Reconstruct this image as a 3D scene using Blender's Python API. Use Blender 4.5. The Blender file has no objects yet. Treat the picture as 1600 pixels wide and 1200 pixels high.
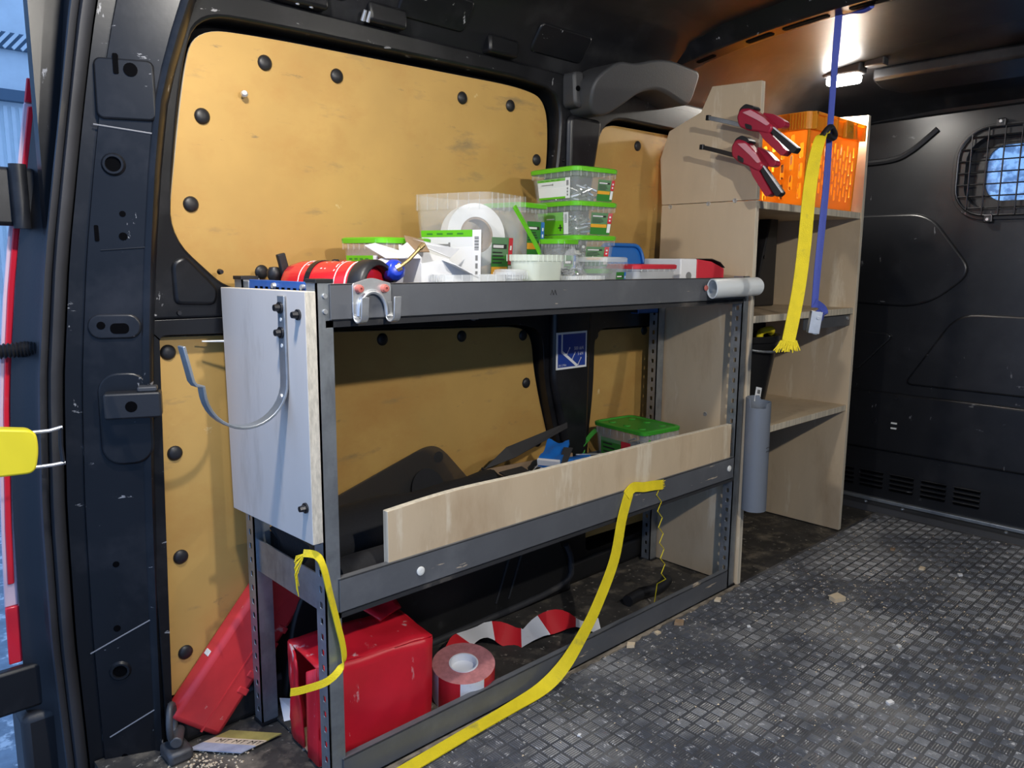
import bpy, bmesh, math, random
from mathutils import Vector, Matrix
random.seed(7)
S = bpy.context.scene
COL = S.collection
PI = math.pi

# ------------------------------------------------------------------ camera, sky, lights, exposure
YAW, PITCH, ROLL = map(math.radians, (46.65, -9.0, 0.44))
fw = Vector((math.cos(YAW)*math.cos(PITCH), math.sin(YAW)*math.cos(PITCH), math.sin(PITCH)))
rt0 = Vector((math.sin(YAW), -math.cos(YAW), 0)); up0 = rt0.cross(fw)
rt = rt0*math.cos(ROLL) + up0*math.sin(ROLL); up = up0*math.cos(ROLL) - rt0*math.sin(ROLL)
cd = bpy.data.cameras.new('camera'); cam = bpy.data.objects.new('camera', cd); COL.objects.link(cam)
cd.sensor_width = 36; cd.lens = 1206/1600*36; cd.clip_start = 0.02
mw = Matrix((rt, up, -fw)).transposed().to_4x4(); mw.translation = (0, 0, 0.82)
cam.matrix_world = mw
S.camera = cam
S.view_settings.view_transform = 'Standard'; S.view_settings.look = 'None'
S.view_settings.gamma = 1; S.view_settings.use_curve_mapping = False
S.view_settings.exposure = 0.3

w = bpy.data.worlds.new('dusk_sky'); S.world = w; w.use_nodes = True
wb = w.node_tree.nodes['Background']
wb.inputs[0].default_value = (0.32, 0.54, 1.0, 1); wb.inputs[1].default_value = 1.05

def lamp(name, loc, target, size, power, col=(1, .95, .86)):
    l = bpy.data.lights.new(name, 'AREA'); l.shape = 'DISK'; l.size = size; l.energy = power; l.color = col
    o = bpy.data.objects.new(name, l); COL.objects.link(o); o.location = loc
    d = Vector(target) - Vector(loc); o.rotation_euler = d.to_track_quat('-Z', 'Y').to_euler()
    return o
# small LED lamps of the load space: front header, rear header and two on the right side rail
lamp('led_light', (2.275, 1.030, 1.322), (2.05, .85, .3), .05, 4.2)
lamp('led_light', (0.345, 0.80, 1.330), (0.64, 0.97, .35), .06, 6.0)
lamp('led_light', (0.62, -0.26, 1.30), (1.1, 1.0, .36), .06, 25.0)
lamp('led_light', (1.55, -0.26, 1.30), (1.5, 1.0, .35), .06, 24.0)

# ------------------------------------------------------------------ materials
MATS = {}
def nd(t, typ, **kw):
    n = t.nodes.new(typ)
    for k, v in kw.items(): setattr(n, k, v)
    return n
def mat(name, col, rough=.5, metal=0., var=0., vscale=8., bump=0., bscale=60., alpha=1., dirt=None, scratch=None,
        stretch=(1, 1, 1), spec=.5, trans=0., emit=None, coat=0.):
    m = bpy.data.materials.new(name); m.use_nodes = True; t = m.node_tree
    b = t.nodes['Principled BSDF']
    b.inputs['Roughness'].default_value = rough; b.inputs['Metallic'].default_value = metal
    b.inputs['Alpha'].default_value = alpha; b.inputs['Specular IOR Level'].default_value = spec
    b.inputs['Transmission Weight'].default_value = trans; b.inputs['Coat Weight'].default_value = coat
    c4 = (*col, 1); b.inputs['Base Color'].default_value = c4
    tc = nd(t, 'ShaderNodeTexCoord'); mp = nd(t, 'ShaderNodeMapping'); mp.inputs['Scale'].default_value = stretch
    t.links.new(tc.outputs['Object'], mp.inputs[0])
    out = None
    def noise(scale, detail=4, rgh=.6, vec=mp.outputs[0]):
        n = nd(t, 'ShaderNodeTexNoise'); n.inputs['Scale'].default_value = scale; n.inputs['Detail'].default_value = detail
        n.inputs['Roughness'].default_value = rgh; t.links.new(vec, n.inputs['Vector']); return n.outputs['Fac']
    def ramp(fac, a, bb):
        r = nd(t, 'ShaderNodeMapRange'); r.inputs['From Min'].default_value = a; r.inputs['From Max'].default_value = bb
        t.links.new(fac, r.inputs['Value']); return r.outputs[0]
    def mix(fac, a, bcol):
        x = nd(t, 'ShaderNodeMix', data_type='RGBA'); t.links.new(fac, x.inputs['Factor'])
        if isinstance(a, tuple): x.inputs['A'].default_value = a
        else: t.links.new(a, x.inputs['A'])
        x.inputs['B'].default_value = bcol; return x.outputs['Result']
    cur = c4
    if var:
        cur = mix(ramp(noise(vscale), .35, .7), cur, (*[x*(1-var) for x in col], 1))
    for (dc, scale, lo, hi, st) in (dirt or []):
        mp2 = nd(t, 'ShaderNodeMapping'); mp2.inputs['Scale'].default_value = st
        t.links.new(tc.outputs['Object'], mp2.inputs[0])
        cur = mix(ramp(noise(scale, 6, .65, mp2.outputs[0]), lo, hi), cur, (*dc, 1))
    if not isinstance(cur, tuple): t.links.new(cur, b.inputs['Base Color'])
    if bump:
        bn = nd(t, 'ShaderNodeBump'); bn.inputs['Strength'].default_value = bump; bn.inputs['Distance'].default_value = .002
        t.links.new(noise(bscale), bn.inputs['Height']); t.links.new(bn.outputs[0], b.inputs['Normal'])
    if emit:
        b.inputs['Emission Color'].default_value = (*emit[0], 1); b.inputs['Emission Strength'].default_value = emit[1]
    MATS[name] = m; return m
O3 = (1, 1, 1)
mat('paint', (.008, .0085, .0105), .34, var=.3, bump=.08, bscale=25, spec=.35, dirt=[((.020, .020, .023), 7, .52, .72, O3), ((.26, .26, .27), 34, .672, .69, (1, 1, .4)), ((.26, .26, .27), 60, .68, .70, (.3, .3, 1))])
mat('dusty_edge', (.30, .25, .19), .8, var=.6, vscale=40)
mat('void', (.0015, .0015, .002), .9, spec=.05)
mat('worn_edge', (.20, .20, .21), .5)
mat('paint_clean', (.011, .0115, .014), .42, var=.2, bump=.05, bscale=10, spec=.4, dirt=[((.04, .04, .043), 5, .5, .75, O3)])
mat('paint_bulkhead', (.013, .0135, .016), .32, var=.2, bump=.05, bscale=6, dirt=[((.030, .030, .034), 4, .5, .75, O3), ((.16, .16, .17), 34, .675, .71, (1, .35, 1)), ((.14, .14, .15), 50, .675, .71, (1, 1, .3))])
mat('rubber_seal', (.035, .036, .042), .6, var=.4, vscale=6, dirt=[((.12, .11, .09), 14, .6, .9, (1, 1, .2))])
mat('black_plastic', (.014, .014, .016), .45, bump=.1, bscale=200)
mat('grey_moulding', (.045, .046, .05), .5, bump=.15, bscale=300)
mat('lining', (.54, .328, .095), .48, var=.15, vscale=5, bump=.05, bscale=40, dirt=[((.45, .245, .066), 4, .50, .70, (1, 1, 1.4)), ((.30, .20, .085), 10, .60, .74, (.6, 1, 2.2)), ((.16, .12, .07), 28, .665, .76, (.45, 1, 1.6)), ((.66, .50, .25), 18, .69, .74, O3)])
mat('ply', (.62, .485, .325), .52, var=.12, vscale=9, bump=.05, bscale=50, stretch=(1, 1, .35), dirt=[((.46, .335, .21), 5, .54, .70, (1, 1, .4)), ((.70, .60, .45), 14, .60, .68, (1, 1, .2))])
mat('ply_grey', (.66, .60, .54), .5, var=.1, vscale=7, bump=.05, bscale=50, stretch=(1, 1, .35), dirt=[((.50, .44, .38), 8, .58, .72, (1, 1, .25))])
mat('ply_edge', (.74, .66, .52), .7, var=.35, vscale=120, stretch=(1, 1, .05))
mat('ply_edge_rough', (.70, .64, .53), .8, var=.35, vscale=260, stretch=(1, 1, .25), bump=.4, bscale=200)
mat('galv', (.40, .43, .46), .42, .75, var=.3, vscale=25, dirt=[((.16, .17, .18), 18, .55, .8, (1, 1, .3))])
mat('zinc', (.74, .76, .78), .34, .75, var=.15, vscale=60)
mat('steel_dark', (.06, .06, .065), .35, .9)
mat('beam_grey', (.105, .11, .12), .42, var=.15, vscale=12, dirt=[((.15, .155, .165), 6, .5, .7, O3), ((.48, .40, .30), 22, .66, .68, (.35, 1, 3))])
mat('deck', (.03, .03, .033), .7, var=.3, dirt=[((.14, .12, .10), 12, .58, .8, O3)])
mat('shackle_steel', (.12, .12, .125), .5, .5, var=.4, vscale=40)
mat('blue_steel', (.035, .14, .48), .4, .1, var=.3, vscale=30)
mat('rubber_floor', (.075, .078, .088), .45, var=.3, vscale=14, bump=.1, bscale=80, dirt=[((.20, .195, .19), 5, .48, .72, O3), ((.50, .49, .47), 60, .62, .70, O3)])
mat('tread', (.10, .103, .115), .38, var=.3, vscale=14, dirt=[((.36, .35, .335), 4, .44, .66, O3), ((.66, .64, .62), 70, .56, .68, O3)])
mat('dirty_floor', (.055, .05, .045), .7, var=.5, vscale=18, bump=.2, bscale=60, dirt=[((.20, .17, .13), 12, .50, .68, O3), ((.5, .45, .38), 60, .62, .70, O3)])
mat('arch_black', (.011, .011, .012), .5, var=.3, vscale=12, bump=.1, bscale=20, dirt=[((.05, .05, .05), 20, .6, .85, O3)])
mat('green', (.13, .52, .015), .35, spec=.5)
mat('green_dark', (.035, .21, .03), .5)
mat('clear', (.78, .82, .82), .18, alpha=.14, spec=.7)
mat('clear_milky', (.80, .86, .76), .35, alpha=.50, spec=.5)
mat('clear_white', (.84, .86, .86), .35, alpha=.34)
mat('bag_film', (.85, .88, .9), .12, alpha=.20, spec=.9, bump=.5, bscale=50)
mat('white_paper', (.82, .82, .82), .6)
mat('white_card', (.80, .80, .81), .55, var=.06, vscale=20)
mat('card_brown', (.33, .22, .13), .8, var=.2, vscale=30)
mat('card_dark', (.03, .028, .028), .6, dirt=[((.25, .2, .15), 40, .66, .75, O3)])
mat('label_red', (.62, .03, .05), .5)
mat('label_orange', (.80, .38, .03), .5)
mat('label_blue', (.03, .16, .50), .5)
mat('ink', (.02, .02, .02), .6)
mat('ink_grey', (.22, .22, .22), .6)
mat('red_gloss', (.62, .018, .025), .25, coat=.3)
mat('red_plastic', (.72, .045, .05), .45, var=.2, vscale=12, dirt=[((.70, .30, .27), 30, .66, .70, O3)])
mat('red_card', (.78, .018, .035), .32, var=.18, vscale=9, bump=.25, bscale=18, dirt=[((.85, .55, .53), 26, .61, .67, (1, 1, .25)), ((.40, .01, .02), 5, .55, .8, O3)])
def translucent(name, col, f=.5, rough=.35):
    m = bpy.data.materials.new(name); m.use_nodes = True; t = m.node_tree; b = t.nodes['Principled BSDF']; out = t.nodes['Material Output']
    b.inputs['Base Color'].default_value = (*col, 1); b.inputs['Roughness'].default_value = rough
    tl = nd(t, 'ShaderNodeBsdfTranslucent'); tl.inputs[0].default_value = (*col, 1); mx = nd(t, 'ShaderNodeMixShader'); mx.inputs[0].default_value = f
    t.links.new(b.outputs[0], mx.inputs[1]); t.links.new(tl.outputs[0], mx.inputs[2]); t.links.new(mx.outputs[0], out.inputs['Surface']); MATS[name] = m
translucent('orange', (.90, .43, .03), .35)
mat('bolt_red', (.55, .15, .12), .4)
mat('blue_plastic', (.015, .16, .55), .4)
mat('blue_cap', (.015, .05, .50), .3)
mat('brass', (.62, .46, .22), .3, .9)
mat('bottle_white', (.78, .78, .84), .4, alpha=.9)
mat('webbing_yellow', (.84, .66, .012), .7, bump=.5, bscale=500, var=.15, vscale=30, dirt=[((.45, .36, .05), 14, .58, .70, O3)])
mat('webbing_blue', (.06, .09, .42), .7, bump=.5, bscale=500)
mat('pvc_grey', (.17, .19, .225), .4, var=.08)
mat('pvc_white', (.74, .78, .80), .35)
mat('clamp_red', (.36, .018, .045), .32)
mat('clamp_pink', (.70, .30, .34), .4)
mat('tape_red', (.60, .02, .03), .35)
mat('tape_white', (.80, .80, .82), .35, dirt=[((.5, .47, .42), 30, .62, .8, O3)])
mat('tape_side', (.55, .22, .22), .45, var=.3, vscale=90)
mat('screws', (.50, .51, .52), .35, .8)
mat('plug_white', (.78, .78, .74), .5)
mat('fabric_black', (.010, .010, .012), .85, bump=.5, bscale=250)
mat('mesh_film', (.012, .012, .014), .7, alpha=.62)
mat('gold_paper', (.42, .35, .10), .6, var=.2, vscale=60)
mat('denim_strip', (.42, .45, .55), .6, var=.2, vscale=80)
mat('wood_chip', (.68, .55, .38), .7)
mat('bucket_black', (.012, .012, .013), .35)
mat('tail_red', (.75, .02, .04), .15, alpha=.93, coat=.5)
mat('tail_clear', (.75, .55, .62), .12, alpha=.9)
mat('yellow_plastic', (.85, .70, .03), .35)
mat('facade', (.80, .88, .90), .7, var=.10)
mat('facade_dark', (.10, .16, .22), .7)
mat('asphalt', (.30, .36, .42), .8, var=.4, vscale=12, dirt=[((.65, .68, .7), 14, .52, .6, O3)])
mat('sign_blue', (.015, .05, .30), .35)
mat('lens_white', (1, 1, 1), .3, emit=((1, .96, .90), 60))
mat('led_dim', (.9, .9, .9), .3, emit=((1, .96, .90), 6))

# frosted pane of the bulkhead window: translucent with wet drops
def pane_mat():
    m = bpy.data.materials.new('wet_glass'); m.use_nodes = True; t = m.node_tree
    t.nodes.remove(t.nodes['Principled BSDF']); out = t.nodes['Material Output']
    tc = nd(t, 'ShaderNodeTexCoord'); n = nd(t, 'ShaderNodeTexNoise'); n.inputs['Scale'].default_value = 55; n.inputs['Detail'].default_value = 5
    t.links.new(tc.outputs['Object'], n.inputs['Vector'])
    mr = nd(t, 'ShaderNodeMapRange'); mr.inputs['From Min'].default_value = .46; mr.inputs['From Max'].default_value = .62
    t.links.new(n.outputs['Fac'], mr.inputs['Value'])
    tr = nd(t, 'ShaderNodeBsdfTransparent'); tr.inputs[0].default_value = (.86, .93, .97, 1)
    tl = nd(t, 'ShaderNodeBsdfTranslucent'); tl.inputs[0].default_value = (.62, .70, .78, 1)
    gl = nd(t, 'ShaderNodeBsdfGlossy'); gl.inputs['Roughness'].default_value = .05
    mx = nd(t, 'ShaderNodeMixShader'); t.links.new(mr.outputs[0], mx.inputs[0]); t.links.new(tr.outputs[0], mx.inputs[1]); t.links.new(tl.outputs[0], mx.inputs[2])
    m2 = nd(t, 'ShaderNodeMixShader'); m2.inputs[0].default_value = .05
    t.links.new(mx.outputs[0], m2.inputs[1]); t.links.new(gl.outputs[0], m2.inputs[2]); t.links.new(m2.outputs[0], out.inputs['Surface'])
    MATS['wet_glass'] = m
pane_mat()

# ------------------------------------------------------------------ mesh helpers
def basis(d):
    d = Vector(d).normalized()
    a = Vector((0, 0, 1)) if abs(d.z) < .9 else Vector((1, 0, 0))
    u = d.cross(a).normalized(); return u, d.cross(u).normalized(), d
class MB:
    def __init__(s): s.v = []; s.f = []; s.m = []; s.M = None
    def add(s, vs, fs, mi=0):
        o = len(s.v)
        for p in vs:
            p = Vector(p); s.v.append(s.M @ p if s.M else p)
        for k, f in enumerate(fs):
            s.f.append([i+o for i in f]); s.m.append(mi[k] if isinstance(mi, list) else mi)
        return s
    def box(s, x0, x1, y0, y1, z0, z1, mi=0):
        return s.add([(x, y, z) for x in (x0, x1) for y in (y0, y1) for z in (z0, z1)],
                     [(0, 1, 3, 2), (4, 6, 7, 5), (0, 4, 5, 1), (2, 3, 7, 6), (0, 2, 6, 4), (1, 5, 7, 3)], mi)
    def obox(s, c, size, R=None, mi=0):
        R = R or Matrix.Identity(3); c = Vector(c)
        vs = [c + R @ Vector((a*size[0]/2, b*size[1]/2, d*size[2]/2)) for a in (-1, 1) for b in (-1, 1) for d in (-1, 1)]
        return s.add(vs, [(0, 1, 3, 2), (4, 6, 7, 5), (0, 4, 5, 1), (2, 3, 7, 6), (0, 2, 6, 4), (1, 5, 7, 3)], mi)
    def cyl(s, p0, p1, r, r1=None, n=16, mi=0):
        p0 = Vector(p0); p1 = Vector(p1); r1 = r if r1 is None else r1; u, v, d = basis(p1-p0)
        vs = []
        for p, q in ((p0, r), (p1, r1)):
            vs += [p + (u*math.cos(2*PI*i/n) + v*math.sin(2*PI*i/n))*q for i in range(n)]
        fs = [(i, (i+1) % n, n+(i+1) % n, n+i) for i in range(n)] + [tuple(range(n))[::-1], tuple(range(n, 2*n))]
        return s.add(vs, fs, mi)
    def lathe(s, prof, o, d, n=24, mi=0, caps=True):
        o = Vector(o); u, v, d = basis(d); vs = []
        for r, h in prof:
            vs += [o + d*h + (u*math.cos(2*PI*i/n) + v*math.sin(2*PI*i/n))*r for i in range(n)]
        fs = []; mm = []
        for k in range(len(prof)-1):
            for i in range(n):
                fs.append((k*n+i, k*n+(i+1) % n, (k+1)*n+(i+1) % n, (k+1)*n+i)); mm.append(mi[k] if isinstance(mi, list) else mi)
        if caps:
            fs += [tuple(range(n))[::-1], tuple(range((len(prof)-1)*n, len(prof)*n))]
            mm += [mm[0], mm[-1]]
        return s.add(vs, fs, mm)
    def tube(s, path, r, n=8, mi=0, closed=False):
        P = [Vector(p) for p in path]; N = len(P); rings = []
        u = None
        for i in range(N):
            if closed: d = P[(i+1) % N]-P[i-1]
            else: d = P[min(i+1, N-1)]-P[max(i-1, 0)]
            d.normalize()
            if u is None: u, v, _ = basis(d)
            else:
                u = (u - d*u.dot(d)).normalized(); v = d.cross(u)
            q = r[i] if isinstance(r, (list, tuple)) else r
            rings.append([P[i] + (u*math.cos(2*PI*k/n) + v*math.sin(2*PI*k/n))*q for k in range(n)])
        return s.loft(rings, mi, closed=closed, caps=not closed)
    def loft(s, rings, mi=0, closed=False, caps=True):
        n = len(rings[0]); vs = [p for r in rings for p in r]; fs = []; N = len(rings)
        for k in range(N if closed else N-1):
            a = k*n; b = ((k+1) % N)*n
            fs += [(a+i, a+(i+1) % n, b+(i+1) % n, b+i) for i in range(n)]
        if caps: fs += [tuple(range(n))[::-1], tuple(range((N-1)*n, N*n))]
        return s.add(vs, fs, mi)
    def ribbon(s, path, width, thick, wd, mi=0):
        """flat strap along path; wd = width direction (one vector or one per point); mi may be a list per segment"""
        P = [Vector(p) for p in path]; N = len(P); rings = []
        for i in range(N):
            d = (P[min(i+1, N-1)]-P[max(i-1, 0)]).normalized()
            q = Vector(wd[i] if isinstance(wd, list) else wd); q = (q - d*q.dot(d)).normalized(); t = d.cross(q)
            ww = width[i] if isinstance(width, list) else width
            rings.append([P[i]+q*ww/2+t*thick/2, P[i]-q*ww/2+t*thick/2, P[i]-q*ww/2-t*thick/2, P[i]+q*ww/2-t*thick/2])
        vs = [p for r in rings for p in r]; fs = []; mm = []
        for k in range(N-1):
            for j in range(4):
                fs.append((k*4+j, k*4+(j+1) % 4, k*4+4+(j+1) % 4, k*4+4+j)); mm.append(mi[k] if isinstance(mi, list) else mi)
        fs += [(3, 2, 1, 0), tuple(range(4*N-4, 4*N))]; mm += [mm[0], mm[-1]]
        return s.add(vs, fs, mm)
    def prism(s, poly, fn, d0, d1, mi=0, side=None):
        """poly in (a,b); fn(a,b,d) -> xyz; extruded from d0 to d1"""
        n = len(poly); side = mi if side is None else side
        vs = [fn(a, b, d0) for a, b in poly] + [fn(a, b, d1) for a, b in poly]
        fs = [tuple(range(n))[::-1], tuple(range(n, 2*n))] + [(i, (i+1) % n, n+(i+1) % n, n+i) for i in range(n)]
        return s.add(vs, fs, [mi, mi] + [side]*n)
    def text(s, txt, size, o, ux, uy, mi=0, th=.0004):
        c = bpy.data.curves.new('t', 'FONT'); c.body = txt; c.size = size; c.resolution_u = 2; c.fill_mode = 'FRONT'
        ob = bpy.data.objects.new('t', c); COL.objects.link(ob)
        me = bpy.data.meshes.new_from_object(ob.evaluated_get(bpy.context.evaluated_depsgraph_get()))
        o = Vector(o); ux = Vector(ux); uy = Vector(uy)
        s.add([o+ux*p.co.x+uy*p.co.y for p in me.vertices], [tuple(p.vertices) for p in me.polygons], mi)
        bpy.data.meshes.remove(me); bpy.data.objects.remove(ob); bpy.data.curves.remove(c); return s
    def mesh(s, name, mats, smooth=None):
        me = bpy.data.meshes.new(name); me.from_pydata([tuple(p) for p in s.v], [], s.f)
        for k in (mats if isinstance(mats, (list, tuple)) else [mats]): me.materials.append(MATS[k])
        me.polygons.foreach_set('material_index', s.m); me.update()
        b = bmesh.new(); b.from_mesh(me); bmesh.ops.recalc_face_normals(b, faces=b.faces); b.to_mesh(me); b.free()
        if smooth:
            me.polygons.foreach_set('use_smooth', [True]*len(me.polygons)); me.set_sharp_from_angle(angle=math.radians(smooth))
        return me
    def build(s, name, mats, parent=None, smooth=None, bevel=0, bseg=2, local=False):
        return link(name, s.mesh(name, mats, smooth), parent, bevel, bseg, local)
def link(name, me, parent=None, bevel=0, bseg=2, local=False):
    o = bpy.data.objects.new(name, me); COL.objects.link(o)
    if parent:
        o.parent = parent
        if not local:
            p = parent; off = Vector((0, 0, 0))
            while p: off += p.location; p = p.parent
            o.location = -off
    if bevel:
        m = o.modifiers.new('bevel', 'BEVEL'); m.width = bevel; m.segments = bseg; m.limit_method = 'ANGLE'; m.angle_limit = math.radians(35)
        m.harden_normals = False
    return o
def thing(name, label, cat, loc=(0, 0, 0), rz=0, group=None):
    o = bpy.data.objects.new(name, None); COL.objects.link(o); o.location = loc; o.rotation_euler = (0, 0, rz)
    o.empty_display_size = .05
    return tag(o, label, cat, group)
def tag(o, label=None, cat=None, group=None, kind=None):
    if label: o['label'] = label
    if cat: o['category'] = cat
    if group: o['group'] = group
    if kind: o['kind'] = kind
    return o
def struct(o): o['kind'] = 'structure'; return o

def rrect(x0, x1, y0, y1, r, n=6):
    P = []
    for cx, cy, a in ((x1-r, y1-r, 0), (x0+r, y1-r, 90), (x0+r, y0+r, 180), (x1-r, y0+r, 270)):
        P += [(cx+r*math.cos(math.radians(a+90*i/n)), cy+r*math.sin(math.radians(a+90*i/n))) for i in range(n+1)]
    return P
def smoothpoly(P, r, n=6):
    """round the corners of a polygon; r one value or one per corner"""
    out = []; N = len(P)
    for i in range(N):
        p = Vector(P[i]); a = Vector(P[i-1]); b = Vector(P[(i+1) % N]); q = r[i] if isinstance(r, list) else r
        if q <= 0: out.append(tuple(p)); continue
        da = (a-p); db = (b-p); la = min(q, da.length*.48); lb = min(q, db.length*.48)
        A = p+da.normalized()*la; B = p+db.normalized()*lb
        for k in range(n+1):
            t = k/n; out.append(tuple(A*(1-t)**2 + p*2*t*(1-t) + B*t*t))
    return out
def plate(name, outer, holes, fn, d0, d1, mats, parent=None, bevel=0, smooth=30):
    """flat plate with holes: (a,b) outline filled as a 2D curve, extruded d0..d1 and mapped by fn(a,b,d)"""
    c = bpy.data.curves.new('pl', 'CURVE'); c.dimensions = '2D'; c.fill_mode = 'BOTH'; c.extrude = .5
    for P in [outer]+holes:
        sp = c.splines.new('POLY'); sp.points.add(len(P)-1); sp.use_cyclic_u = True
        for k, (a, b) in enumerate(P): sp.points[k].co = (a, b, 0, 1)
    ob = bpy.data.objects.new('pl', c); COL.objects.link(ob)
    me = bpy.data.meshes.new_from_object(ob.evaluated_get(bpy.context.evaluated_depsgraph_get()))
    bpy.data.objects.remove(ob); bpy.data.curves.remove(c)
    me.name = name
    for p in me.vertices: p.co = fn(p.co.x, p.co.y, d0+(p.co.z+.5)*(d1-d0))
    b = bmesh.new(); b.from_mesh(me); bmesh.ops.remove_doubles(b, verts=b.verts, dist=1e-5); bmesh.ops.recalc_face_normals(b, faces=b.faces); b.to_mesh(me); b.free()
    me.materials.clear(); me.materials.append(MATS[mats])
    if smooth:
        me.polygons.foreach_set('use_smooth', [True]*len(me.polygons)); me.set_sharp_from_angle(angle=math.radians(smooth))
    return link(name, me, parent, bevel)
def circ(a, b, r, n=12): return [(a+r*math.cos(2*PI*i/n), b+r*math.sin(2*PI*i/n)) for i in range(n)]
def interp(tab, z):
    if z <= tab[0][0]: return tab[0][1]
    for (a, p), (b, q) in zip(tab, tab[1:]):
        if z <= b: return p+(q-p)*(z-a)/(b-a)
    return tab[-1][1]
def bez(P, n=8):
    """Catmull-Rom through the points"""
    P = [Vector(p) for p in P]; out = []
    for i in range(len(P)-1):
        p0 = P[max(i-1, 0)]; p1 = P[i]; p2 = P[i+1]; p3 = P[min(i+2, len(P)-1)]
        for k in range(n):
            t = k/n
            out.append(.5*((2*p1)+(p2-p0)*t+(2*p0-5*p1+4*p2-p3)*t*t+(3*p1-p0-3*p2+p3)*t**3))
    return out+[P[-1]]

# ================================================================== the van's shell
YW = 1.295                                   # lining surface of the left wall
def wally(z): return YW-.07*max(0, z-.78)
# ---- floor with rubber tread mat
b = MB(); b.box(.30, 2.66, -.42, 1.32, -.03, -.004); floor = struct(b.build('floor', 'dirty_floor'))
b = MB(); b.box(.34, 2.62, -.40, .972, -.0035, 0); mat_base = b.build('rubber_mat', 'rubber_floor', floor)
b = MB(); pitch = .0262
nx = int((2.60-.36)/pitch); ny = int((.968+.38)/pitch)
for i in range(nx):
    for j in range(ny):
        x = .36+i*pitch; y = .965-(j+1)*pitch
        for k in range(5):
            o = .0035+k*.0044; hw = .0011; L0, L1 = .0025, pitch-.0025
            if (i+j) % 2: a = (x+o-hw, x+o+hw, y+L0, y+L1)
            else: a = (x+L0, x+L1, y+o-hw, y+o+hw)
            e = .0005; z1 = .0014
            b.add([(a[0], a[2], 0), (a[1], a[2], 0), (a[1], a[3], 0), (a[0], a[3], 0), (a[0]+e, a[2]+e, z1), (a[1]-e, a[2]+e, z1), (a[1]-e, a[3]-e, z1), (a[0]+e, a[3]-e, z1)],
                  [(4, 5, 6, 7), (0, 1, 5, 4), (1, 2, 6, 5), (2, 3, 7, 6), (3, 0, 4, 7)])
me = bpy.data.meshes.new('tread_bars'); me.from_pydata([tuple(p) for p in b.v], [], b.f); me.materials.append(MATS['tread']); me.update()
tag(link('tread_bars', me, floor), 'rows of short raised bars on the rubber mat', kind='stuff')

r = random.Random(21); Pt = []; Pb = []
for i in range(60):
    x = .58+1.14*i/59; Pt.append((x, .9725)); Pb.append((x, .962+r.uniform(-.004, .005)))
b = MB(); b.prism(Pb+Pt[::-1], lambda a, c, d: (a, c, d), .0, .0026); b.build('dust_line', 'dusty_edge', floor)
# ---- left wall: outer skin, pressed frame round the lining panels
wl = struct(MB().box(.30, 2.70, 1.335, 1.36, -.03, 1.30).build('wall_left', 'paint'))
UP_OPEN = smoothpoly([(.545, .772), (.452, .858), (.478, 1.10), (.505, 1.192), (.62, 1.197), (1.22, 1.206), (1.318, 1.19), (1.322, 1.05), (1.302, .93), (1.298, .772)], [.03, .05, .1, .06, .1, .1, .09, .08, .1, .03])
UPR_OPEN = smoothpoly([(1.435, .80), (1.435, 1.00), (1.462, 1.165), (1.90, 1.165), (1.90, .80)], [.02, .1, .09, .03, .03])
LO_OPEN = smoothpoly([(.43, .70), (1.24, .678), (1.30, .655), (1.302, .54), (1.36, .35), (1.36, .06), (.412, .06)], [.012, .05, .06, .15, .05, .02, .02])
LOR_OPEN = smoothpoly([(1.483, .655), (1.90, .650), (1.90, .07), (1.468, .07), (1.462, .34), (1.484, .50)], [.05, .03, .02, .02, .1, .1])
fr = lambda a, c, d: (a, wally(c)-d, c)
plate('upper_frame', [(.40, .725), (.40, .95), (.44, 1.235), (2.66, 1.235), (2.66, .725)], [UP_OPEN, UPR_OPEN], fr, -.03, .026, 'paint', wl, .008)
plate('lower_frame', [(.40, .725), (2.66, .725), (2.66, .0), (.40, .0)], [LO_OPEN, LOR_OPEN], fr, -.03, .026, 'paint', wl, .008)
# centre pillar standing proud between the panels
b = MB(); pil = smoothpoly([(1.318, .72), (1.45, .72), (1.445, .30), (1.395, .28), (1.37, .36), (1.318, .54)], .02)
b.prism(pil, fr, .02, .045); b.build('pillar_cover', 'paint', wl, 40, .010)
b = MB(); b.prism(smoothpoly([(1.335, .76), (1.425, .76), (1.43, 1.00), (1.45, 1.15), (1.335, 1.15), (1.345, 1.0)], .02), fr, .02, .04); b.build('pillar_cover', 'paint', wl, 40, .010)
b = MB(); b.prism([(.56, .735), (2.6, .735), (2.6, .765), (.56, .765)], fr, .02, .036); b.build('belt_rib', 'paint', wl, 40, .006)
# triangular pressed pocket near the rear pillar
b = MB(); b.prism(smoothpoly([(.452, .815), (.475, .828), (.528, .772), (.522, .745), (.455, .748)], .012), fr, .02, .032); b.build('pressed_pocket', 'paint', wl, 40, .007)
# fixing screws and pegs in the frame
for (x, z) in ((1.336, .99), (1.336, 1.05), (1.43, 1.03), (.533, .80), (.537, .742), (1.345, .90), (.462, .735)):
    b = MB(); y = wally(z)-.026; b.cyl((x, y+.004, z), (x, y-.004, z), .005, .0035, 10); b.build('rivet', 'steel_dark', wl, 40)

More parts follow.
